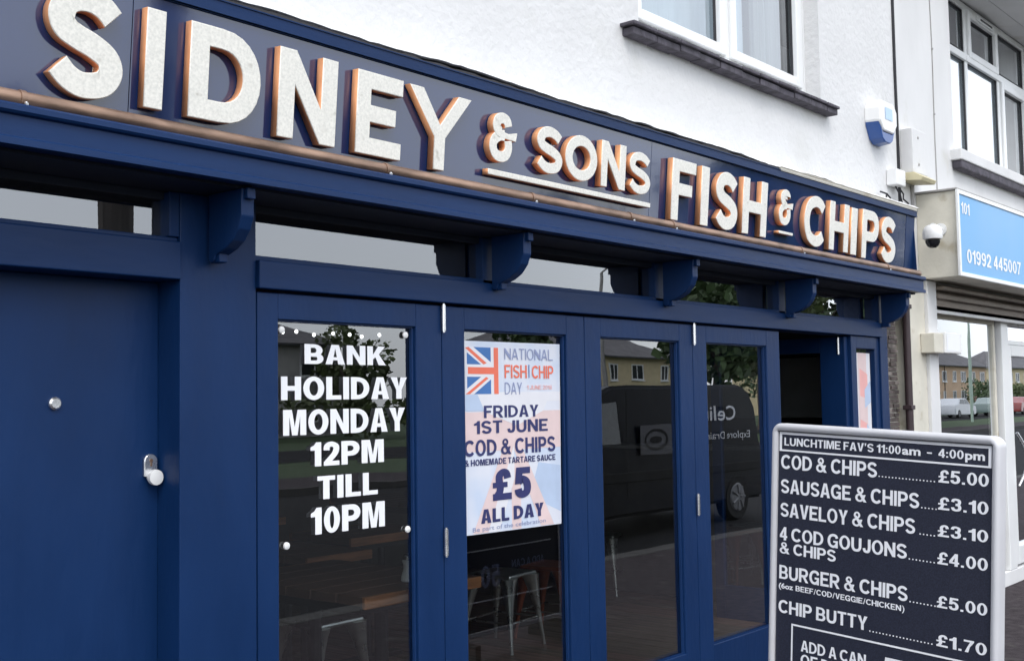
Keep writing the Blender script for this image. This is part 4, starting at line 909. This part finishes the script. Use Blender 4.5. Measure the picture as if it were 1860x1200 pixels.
# security camera
cc = thing('security_camera', 'white dome security camera with dark lens beside the end of the navy fascia', 'security camera', (7.89, -.24, 2.70))
B().tube([(8.186, -.17, 2.765), (7.95, -.20, 2.765)], .020, 10).lathe([(.045, 0), (.045, .012)], (8.174, -.17, 2.765), 16, 'X').build('arm', M['whiteplastic'], cc, smooth=True)
B().lathe([(.062, -.035), (.066, -.02), (.066, .018), (.060, .035), (.045, .055), (.032, .062)], (7.90, -.215, 2.70), 24).build('housing', M['whiteplastic'], cc, smooth=True)
B().lathe([(.004, -.052), (.022, -.049), (.038, -.036), (.048, -.016), (.050, .004)], (7.90, -.215, 2.655), 24).build('dome_lens', M['darkplastic'], cc, smooth=True)
# small box sign on the white column
sb = thing('wall_box', 'small white plastic box with pale notice card projecting from the white column', 'box', (8.4, -.1, 1.97))
B().box(8.12, 8.29, -.12, -.021, 1.895, 2.035, .006).build('back_box', M['cream'], sb)
B().box(8.292, 8.62, -.135, -.046, 1.895, 2.045, .006).build('front_box', M['whiteplastic'], sb)
B().poly([(8.32, -.1365, 1.91), (8.58, -.1365, 1.91), (8.58, -.1365, 2.03), (8.32, -.1365, 2.03)], [(0, 1, 2, 3)]).build('notice', M['letter_white'], sb)

# ------------------------------------------------------------------ menu board on the pavement
P0 = Vector((3.231, -1.409, 1.522)); az, rl, tl = -1.728, .047, .016
bd = Vector((math.cos(az) * math.cos(rl), math.sin(az) * math.cos(rl), -math.sin(rl)))
bn = Vector((-math.sin(az), math.cos(az), 0)); bn = bn if bn.x < 0 else -bn
bu = Vector((0, 0, 1)); bu = (bu - bd * bd.dot(bu)).normalized(); bup = (bu * math.cos(tl) - bn * math.sin(tl)).normalized()
bnn = bd.cross(bup).normalized()
if bnn.x > 0: bnn = -bnn
FB = lambda a, b_, c=0.0: P0 + bd * a - bup * b_ + bnn * c
mb = thing('menu_board', 'black pavement menu board in silver frame listing lunchtime favourites and prices', 'menu board', (3.19, -1.7, 0))
WB, HB = .72, 1.16
def bbox(b, a0, a1, b0, b1, c0, c1, bev=0.0):
    t = bmesh.new(); bmesh.ops.create_cube(t, size=1)
    for v in t.verts: v.co = FB(a0 if v.co.x < 0 else a1, b0 if v.co.y < 0 else b1, c0 if v.co.z < 0 else c1)
    if bev: bmesh.ops.bevel(t, geom=t.edges[:], offset=bev, segments=2, affect='EDGES')
    bmesh.ops.recalc_face_normals(t, faces=t.faces[:]); b.add(t)
# frame: rounded outer loop swept with snap-frame profile
def rrect(a0, a1, b0, b1, r, n=6):
    out = []
    for cx_, cy_, s0 in ((a1 - r, b0 + r, -90), (a1 - r, b1 - r, 0), (a0 + r, b1 - r, 90), (a0 + r, b0 + r, 180)):
        for k in range(n + 1):
            a = R(s0 + 90 * k / n); out.append((cx_ + r * math.cos(a), cy_ + r * math.sin(a)))
    return out
b = B(); rings = []
for ins, c, r in ((.0, -.030, .030), (.0, .000, .030), (.003, .006, .028), (.009, .009, .024), (.015, .008, .016), (.0215, .003, .004), (.0215, -.004, .004)):
    rings.append([b.bm.verts.new(FB(p[0], p[1], c)) for p in rrect(ins, WB - ins, ins, HB - ins, r)])
for i in range(len(rings) - 1):
    m_ = len(rings[i])
    for k in range(m_): b.bm.faces.new([rings[i][k], rings[i][(k + 1) % m_], rings[i + 1][(k + 1) % m_], rings[i + 1][k]])
b.bm.faces.new(rings[0][::-1])
b.build('frame', M['alu'], mb, smooth=True)
b = B(); bbox(b, .0225, WB - .0225, .0225, .0242, -.002, .0050); b.build('frame_joint', M['gasket'], mb)
b = B(); bbox(b, .0217, WB - .0217, .0217, HB - .0217, -.006, -.003); b.build('poster_sheet', M['board'], mb)
FT = lambda a, bb, c=0.0: FB(a, -bb, -.003 + c)
def bt(txt, a0, a1, top, bot, t=.185): gtext(txt, FT, a0, a1, -bot, -top, M['letter_white'], mb, t, .0012, .075)
def bl(txt, a0, a1, top, bot, off=.02): text(txt, FT, a0, a1, -bot, -top, M['letter_white'], mb, off, .0012)
bt("LUNCHTIME FAV'S 11:00", .042, .432, .042, .066); bl('am', .436, .492, .042, .066, .03); bt('-', .511, .526, .042, .066); bt('4:00', .545, .617, .042, .066); bl('pm', .621, .676, .042, .066, .03)
b = B()
def line(a0, a1, b0, b1): bbox(b, a0, a1, b0, b1, -.0028, -.0018)
line(.0250, .0330, .0250, .0785); line(.6855, .6935, .0250, .0785); line(.0250, .6935, .0785, .0835); line(.0332, .6853, .0250, .0330)
b.build('header_rule', M['letter_white'], mb)
for txt, e, t0, b0 in (('COD & CHIPS', .359, .094, .137), ('SAUSAGE & CHIPS', .490, .168, .210), ('SAVELOY & CHIPS', .479, .239, .281), ('4 COD GOUJONS', .455, .312, .352), ('BURGER & CHIPS', .459, .427, .468), ('CHIP BUTTY', .336, .531, .570)):
    bt(txt, .032, e, t0, b0)
bt('& CHIPS', .032, .229, .358, .392)
bl('(6oz', .031, .083, .481, .497, .03); bt('BEEF/COD/VEGGIE/CHICKEN', .092, .440, .481, .497, .18); bl(')', .443, .450, .481, .497, .02)
for txt, t0, b0 in (('£5.00', .099, .133), ('£3.10', .172, .206), ('£3.10', .246, .278), ('£4.00', .319, .352), ('£5.00', .436, .468), ('£1.70', .539, .571)):
    bt(txt, .546, .687, t0, b0)
for a0, bb in ((.364, .134), (.496, .208), (.492, .280), (.461, .352), (.465, .468), (.342, .571)):
    b = B(); a = a0
    while a < .540: bbox(b, a, a + .0034, bb - .0034, bb, -.0028, -.0018); a += .0105
    b.build('dotted_leader', M['letter_white'], mb)
b = B()
line(.079, .655, .596, .601); line(.079, .084, .601, .80); line(.650, .655, .601, .80); line(.079, .655, .80, .805)
b.build('offer_box', M['letter_white'], mb)
bt('ADD A CAN', .114, .333, .638, .671); bt('OF DRINK', .114, .325, .679, .712); bt('50', .385, .53, .632, .742, .26); bl('p', .545, .61, .632, .742, .05)
b = B(); bbox(b, .05, .09, HB - .01, HB + .10, -.026, -.006, .003); bbox(b, .63, .67, HB - .01, HB + .10, -.026, -.006, .003); b.build('stem', M['alu'], mb)
B().box(2.95, 3.42, -2.12, -1.34, .0, .12, .02).box(3.03, 3.34, -2.02, -1.44, .12, .27, .015).build('weighted_base', M['darkmetal'], mb)

cbn = thing('chalkboard_sign', 'dark double sided pavement sign further along, reflected below the poster in second glazed door', 'pavement sign', (5.75, -1.78, 0))
B().box(5.22, 6.30, -1.80, -1.775, .16, 1.12, .003).build('panel', M['board'], cbn)
b = B()
b.box(5.19, 5.22, -1.81, -1.765, .13, 1.15, .004).box(6.30, 6.33, -1.81, -1.765, .13, 1.15, .004).box(5.22, 6.30, -1.81, -1.765, .13, .16, .004).box(5.22, 6.30, -1.81, -1.765, 1.12, 1.15, .004)
b.build('frame', M['alu'], cbn)
B().box(5.25, 5.30, -2.0, -1.60, .0, .13, .005).build('foot', M['darkmetal'], cbn); B().box(6.22, 6.27, -2.0, -1.60, .0, .13, .005).build('foot', M['darkmetal'], cbn)
FC = frame_map((6.30, -1.775, 0), (-1, 0, 0), (0, 0, 1), (0, 1, 0))
gtext('CHIP BUTTY', FC, .10, .62, .78, .86, M['paleink'], cbn, .17, .002)
gtext('ADD A CAN', FC, .16, .50, .52, .57, M['paleink'], cbn, .17, .002); gtext('50', FC, .62, .80, .42, .56, M['paleink'], cbn, .2, .002)
B().box(5.30, 6.22, -1.7748, -1.7735, .66, .668).box(5.30, 6.22, -1.7748, -1.7735, .34, .348).build('rule', M['letter_white'], cbn)

# ------------------------------------------------------------------ across the street (seen in the glass)
def leaf_cluster(b, c, rad, n, size, sq=(1, 1, 1)):
    for _ in range(n):
        d = Vector((random.gauss(0, 1), random.gauss(0, 1), random.gauss(0, 1))).normalized() * rad * random.uniform(.55, 1.05)
        p = Vector(c) + Vector((d.x * sq[0], d.y * sq[1], d.z * sq[2]))
        u = Vector((random.gauss(0, 1), random.gauss(0, 1), random.gauss(0, 1))).normalized(); v = u.orthogonal().normalized()
        s_ = size * random.uniform(.6, 1.3)
        b.poly([p - u * s_, p + v * s_ * .6, p + u * s_, p - v * s_ * .6], [(0, 1, 2, 3)])
def tree(x, y, h, r, label, m='leaf', leaves=2600):
    t = thing('tree', label, 'tree', (x, y, -.14), 'trees across the street')
    b = B(); th = h * .38
    b.tube([(0, 0, 0), (.05, 0, th * .5), (0, .06, th), (.1, 0, h * .6)], .22 * h / 9, 9, .10 * h / 9)
    for k in range(6):
        a = k * 1.05 + .3; b.tube([(0, 0, th * .9), (math.cos(a) * r * .35, math.sin(a) * r * .35, th + (h - th) * .35), (math.cos(a) * r * .7, math.sin(a) * r * .7, th + (h - th) * .55)], .09 * h / 9, 6, .02)
    b.build('trunk', M['bark'], t, local=True)
    b = B(); cl = 26
    for k in range(cl):
        a = random.uniform(0, 6.28); f = random.uniform(0, 1) ** .6; zz = random.uniform(.34, .95); rr = r * math.sin(math.pi * min(1, max(.12, (zz - .25) / .78))) * f
        leaf_cluster(b, (rr * math.cos(a), rr * math.sin(a), h * zz), r * random.uniform(.20, .38), leaves // cl, .26 * h / 9)
    b.build('crown', M[m], t, local=True, recalc=False)
    return t
def bush(x, y, w_, d_, h, label, m='leaf', n=900, name='bush', cat='bush'):
    b = B()
    for k in range(14): leaf_cluster(b, (random.uniform(-.4, .4) * w_, random.uniform(-.35, .35) * d_, h * random.uniform(.3, .72)), h * .30, n // 14, .17, (1.2, 1, 1))
    o = b.build(name, M[m], None, recalc=False); o.location = (x, y, -.14); return tag(o, label, cat)
def house(x, y, W_, label, wallm, eav=5.2, rid=7.4, D_=8.0, group='houses across the street'):
    t = thing('house', label, 'house', (x, y, -.14), group)
    B().box(0, W_, -D_, 0, 0, eav).build('wall', M[wallm], t, local=True)
    e = .45
    B().poly([(-e, -D_ - e, eav - .05), (W_ + e, -D_ - e, eav - .05), (W_ + e, e, eav - .05), (-e, e, eav - .05), (D_ * .5, -D_ / 2, rid), (W_ - D_ * .5, -D_ / 2, rid)],
             [(3, 2, 5, 4), (0, 4, 5, 1), (1, 5, 2), (0, 3, 4), (0, 1, 2, 3)]).build('roof', M['rooftile'], t, local=True)
    B().box(-e, W_ + e, e, e + .12, eav - .16, eav - .04).build('gutter', M['gasket'], t, local=True)
    for cxx in (W_ * .3, W_ * .72):
        ch = B().box(cxx - .45, cxx + .45, -D_ / 2 - .35, -D_ / 2 + .35, rid - .6, rid + 1.1, .02).build('chimney', M['chimbrick'], t, local=True)
        B().lathe([(.14, 0), (.11, .35)], (cxx, -D_ / 2, rid + 1.1), 10).build('chimney_pot', M['chimbrick'], ch, local=True)
    n = max(2, int(W_ / 3.2))
    for k in range(n):
        cxx = W_ * (k + .5) / n
        for z0, z1 in ((.9, 2.2), (3.25, 4.5)):
            ww = .9 if (k % 2 == 0) else .55
            if z0 < 1 and k % 3 == 1:
                dr_ = B().box(cxx - .48, cxx + .48, -.02, .05, .1, 2.15, .01).build('door', M['carred'] if k % 2 else M['upvc'], t, local=True); continue
            b = B(); frame_rect(b, cxx - ww, cxx + ww, z0, z1, -.01, .07, .09, .01); b.box(cxx - .04, cxx + .04, 0, .065, z0 + .09, z1 - .09); b.box(cxx - ww - .06, cxx + ww + .06, .0, .14, z0 - .08, z0 - .005)
            wn = b.build('window', M['upvc'], t, local=True)
            B().box(cxx - ww + .09, cxx + ww - .09, .0, .02, z0 + .09, z1 - .09).build('pane', M['darkglass'], wn, local=True)
    for cxx in (W_ * .5,): B().tube([(cxx, .09, 0), (cxx, .09, eav - .1)], .06, 8).build('downpipe', M['gasket'], t, local=True)
    return t
HY = -46
house(18, HY, 25, 'grey rendered house across the street, reflected in the first glazed door', 'hwall3', 5.0, 7.0)
house(60, HY - 2, 21, 'cream house across the street, reflected in third glazed door', 'hwall', 5.1, 7.2)
house(101, HY, 17, 'cream terraced house across the street between the trees and the peach house', 'hwall', 5.2, 7.5)
house(122, HY, 30, 'peach house with hipped grey roof across the street, reflected in the window next door', 'hwall2', 5.2, 7.6)
house(160, HY, 36, 'far cream house with hipped roof at the right end of the row', 'hwall', 5.2, 7.6)
house(-14, HY, 24, 'grey house at the left end of the row across the street', 'hwall3', 5.0, 7.0)
tree(44.5, -33, 6.6, 1.9, 'small bushy tree on the green, standing by itself left of the big trees')
tree(50, -26, 10.5, 3.9, 'big dark tree at the left of the tall group across the street', leaves=3600)
tree(56.5, -27, 11.5, 4.3, 'tallest dark tree in the middle of the group across the street', 'leaf2', 3800)
tree(63, -27, 10.4, 4.0, 'big dark tree at the right of the tall group across the street', leaves=3600)
tree(42.2, -44, 6.0, 2.2, 'garden tree beside the grey rendered house', 'leaf2', 1800)
tree(84, -36, 8.6, 4.6, 'low spreading tree behind the tall group, right of the cream house', 'leaf', 3000)
tree(93, -37, 8.2, 4.6, 'low spreading tree just left of the terraced cream house', 'leaf2', 3000)
bush(86, -33, 16, 4, 4.2, 'dense shrubbery under the low spreading trees', n=2200)
bush(80, -33, 34, 3.5, 5.6, 'long tall hedge under the tall tree group', n=5200)
bush(112, -40, 8, 3, 3.2, 'long shrub in front of the peach house gap', n=1200)
bush(128, -38, 9, 3.5, 3.6, 'tall rounded shrub in front of the peach house', n=1500)
bush(141, -38, 10, 3.5, 3.3, 'wide shrub right of the rounded one before the peach house', 'leaf2', 1500)
bush(158, -39, 14, 3.5, 3.5, 'shrub in front of the far cream house', n=1600)
bush(74, -41, 5, 3, 2.8, 'round shrub in front of the cream house', n=1000)
bush(38, -40, 12, 2.5, 2.4, 'overgrown hedge in front of the grey rendered house', 'leaf2', 1500, 'hedge', 'hedge')
# orange barrier near cream house
br_ = B().box(-1.2, 1.2, -.25, .25, 0, 1.5, .05).build('barrier', M['orange']); br_.location = (61.5, -40, -.14); tag(br_, 'orange plastic barrier in front of the cream house', 'barrier')
def pole(name, x, y, h, r, m, label, cat, lamp=False):
    t = thing(name, label, cat, (x, y, 0)); B().tube([(0, 0, -.14), (0, 0, h)], r, 12, r * .75).build('post', M[m], t, local=True)
    if lamp:
        B().tube([(0, 0, h), (0, .5, h + .25), (0, 1.1, h + .28)], .05, 8).build('arm', M[m], t, local=True)
        B().box(-.12, .12, 1.0, 1.65, h + .20, h + .33, .03).build('lamp_head', M['grey'], t, local=True)
    return t
pole('telegraph_pole', 4.55, -4.45, 9.0, .14, 'pole', 'dark wooden telegraph pole at the kerb, reflected in the fascia', 'telegraph pole')
pole('street_lamp', 75, -22, 7.5, .085, 'lampgreen', 'pale green street lamp across the road, reflected in the window next door', 'street lamp', True)
pole('street_lamp', 47.5, -31, 8.0, .12, 'grey', 'grey street lamp beyond the green, reflected in third glazed door', 'street lamp', True)
# trellis fence panel by the grey house
tf = thing('trellis_fence', 'diagonal white trellis fence panel beside the grey house', 'fence', (43, -40, -.14))
for sgn in (-1, 1):
    for k in range(-4, 14):
        xa, xb = k * .45, k * .45 + 1.7 * sgn
        if sgn < 0: xa, xb = xb + 1.7, xa + 1.7
        x1_, x2_ = xa, xb
        B().tube([(max(0, min(6, x1_)), -.02 * sgn, 1.1 + 1.7 * (max(0, min(6, x1_)) - xa) / (xb - xa)), (max(0, min(6, x2_)), -.02 * sgn, 1.1 + 1.7 * (max(0, min(6, x2_)) - xa) / (xb - xa))], .03, 4).build('slat', M['upvc'], tf, local=True) if max(0, min(6, x1_)) != max(0, min(6, x2_)) else None

def wheel(parent, x, y, z, r, side):
    wh = B().lathe([(r * .62, -.09), (r * .93, -.10), (r, -.06), (r, .06), (r * .93, .10), (r * .62, .09)], (x, y, z), 24, 'Y').build('wheel', M['tyre'], parent, smooth=True, local=True)
    s_ = 1 if side > 0 else -1
    b = B().lathe([(r * .64, 0), (r * .60, .02), (.05, .03)], (x, y, z), 24, 'Y') if side < 0 else B().lathe([(.05, -.115), (r * .58, -.105), (r * .64, -.085)], (x, y, z), 24, 'Y')
    b.build('rim', M['rim'], wh, smooth=True, local=True)
    for k in range(7):
        a = 6.2832 * k / 7; yy = y + s_ * .112
        B().tube([(x + .05 * math.cos(a), yy, z + .05 * math.sin(a)), (x + r * .56 * math.cos(a), yy, z + r * .56 * math.sin(a))], .018, 5).build('spoke', M['rim'], wh, local=True)
    return wh
def vehicle(name, label, cat, loc, prof, glassprof, width, paint, wheels, r, rz=0.0, tumble=.10):
    t = thing(name, label, cat, loc, None, rz)
    zmax = max(p[1] for p in prof); hw = width / 2
    b = B(); n = len(prof)
    def ywid(z): return hw - tumble * max(0, (z - .95)) / max(.3, zmax - .95)
    L = [b.bm.verts.new((x, -ywid(z), z)) for x, z in prof]; Rr = [b.bm.verts.new((x, ywid(z), z)) for x, z in prof]
    b.bm.faces.new(L); b.bm.faces.new(Rr[::-1])
    for i in range(n): b.bm.faces.new([L[i], Rr[i], Rr[(i + 1) % n], L[(i + 1) % n]])
    bmesh.ops.recalc_face_normals(b.bm, faces=b.bm.faces[:])
    bmesh.ops.bevel(b.bm, geom=b.bm.edges[:], offset=.045, segments=3, affect='EDGES')
    b.build('body', M[paint], t, smooth=True, local=True)
    for gp_ in glassprof:
        for s_ in (-1, 1):
            b = B(); b.prism(gp_, lambda x, z: (x, s_ * (ywid(z) + .004), z), lambda x, z: (x, s_ * (ywid(z) - .02), z)); b.build('side_window', M['darkglass'], t, local=True)
    for wx in wheels:
        for s_ in (-1, 1): wheel(t, wx, s_ * (hw - .09), r, r, s_)
    return t
van_prof = [(.0, .28), (.0, .75), (.13, 1.02), (.73, 1.18), (1.30, 1.74), (1.75, 1.90), (4.98, 1.92), (5.22, 1.84), (5.34, 1.60), (5.40, 1.0), (5.40, .28)]
vx = 9.93
van = vehicle('van', 'black panel van parked at the kerb facing left, reflected in the glazed doors', 'van', (vx, -5.95, -.125), van_prof, [[(1.0, 1.18), (1.85, 1.18), (1.85, 1.70), (1.42, 1.68)]], 1.80, 'vanpaint', (.95, 4.66), .33)
for k, hx in enumerate((-.65, .65)):
    B().lathe([(.02, .0), (.10, .01), (.12, .05)], (-.03 + .0, hx, .80), 14, 'X').build('headlight', M['whiteplastic'], van, smooth=True, local=True)
FVv = frame_map((vx, -5.95 + .902, -.125), (-1, 0, 0), (0, 0, 1), (0, 1, 0))
text('Celin', FVv, -4.66, -3.72, 1.42, 1.62, M['letter_white'], van, .01, .004)
text('Explore Drainage', FVv, -5.05, -3.55, 1.16, 1.26, M['letter_white'], van, .0, .004)
FVg = frame_map((vx, -5.95 + .902, -.125), (-1, 0, 0), (0, 0, 1), (0, 1, 0))
bb = B().poly([FVg(-2.95, 1.02, .005), FVg(-2.25, 1.02, .005), FVg(-2.25, 1.40, .005), FVg(-2.95, 1.40, .005)], [(0, 1, 2, 3)]).build('side_badge', M['vangrey'], van)
lo_, li_ = ellipse(-2.60, 1.21, .25, .14), ellipse(-2.60, 1.21, .21, .105)
B().poly([FVg(p[0], p[1], .008) for p in lo_ + li_], [(k, (k + 1) % 28, 28 + (k + 1) % 28, 28 + k) for k in range(28)]).build('badge_ring', M['tyre'], bb)
B().poly([FVg(p[0], p[1], .008) for p in ellipse(-2.60, 1.21, .13, .045)], [tuple(range(28))]).build('badge_centre', M['tyre'], bb)
for sx_ in (1.95, 3.45): B().box(vx + sx_, vx + sx_ + .012, -5.95 + .899, -5.95 + .903, .40, 1.70).build('panel_seam', M['tyre'], van)
B().box(vx + .3, vx + 5.2, -5.95 + .90, -5.95 + .925, .58, .70, .01).build('rub_strip', M['tyre'], van)
car_prof = [(0, .25), (.02, .80), (.12, .98), (.75, 1.05), (1.25, 1.42), (2.55, 1.44), (3.10, 1.02), (4.05, .88), (4.2, .62), (4.2, .25)]
car_gl = [[(.95, 1.05), (2.0, 1.03), (2.0, 1.36), (1.30, 1.36)], [(2.06, 1.03), (2.95, 1.02), (2.50, 1.36), (2.06, 1.36)]]
vehicle('parked_car', 'pale silver car parked across the road, leftmost in the reflection next door', 'car', (84, -27, -.13), car_prof, car_gl, 1.7, 'carwhite', (.8, 3.4), .31)
vehicle('parked_car', 'grey green car parked across the road in the middle of the three', 'car', (92, -27, -.13), car_prof, car_gl, 1.7, 'cargreen', (.8, 3.4), .31)
vehicle('parked_car', 'dark red car parked across the road, rightmost of the three', 'car', (99, -27, -.13), car_prof, car_gl, 1.7, 'carred', (.8, 3.4), .31)
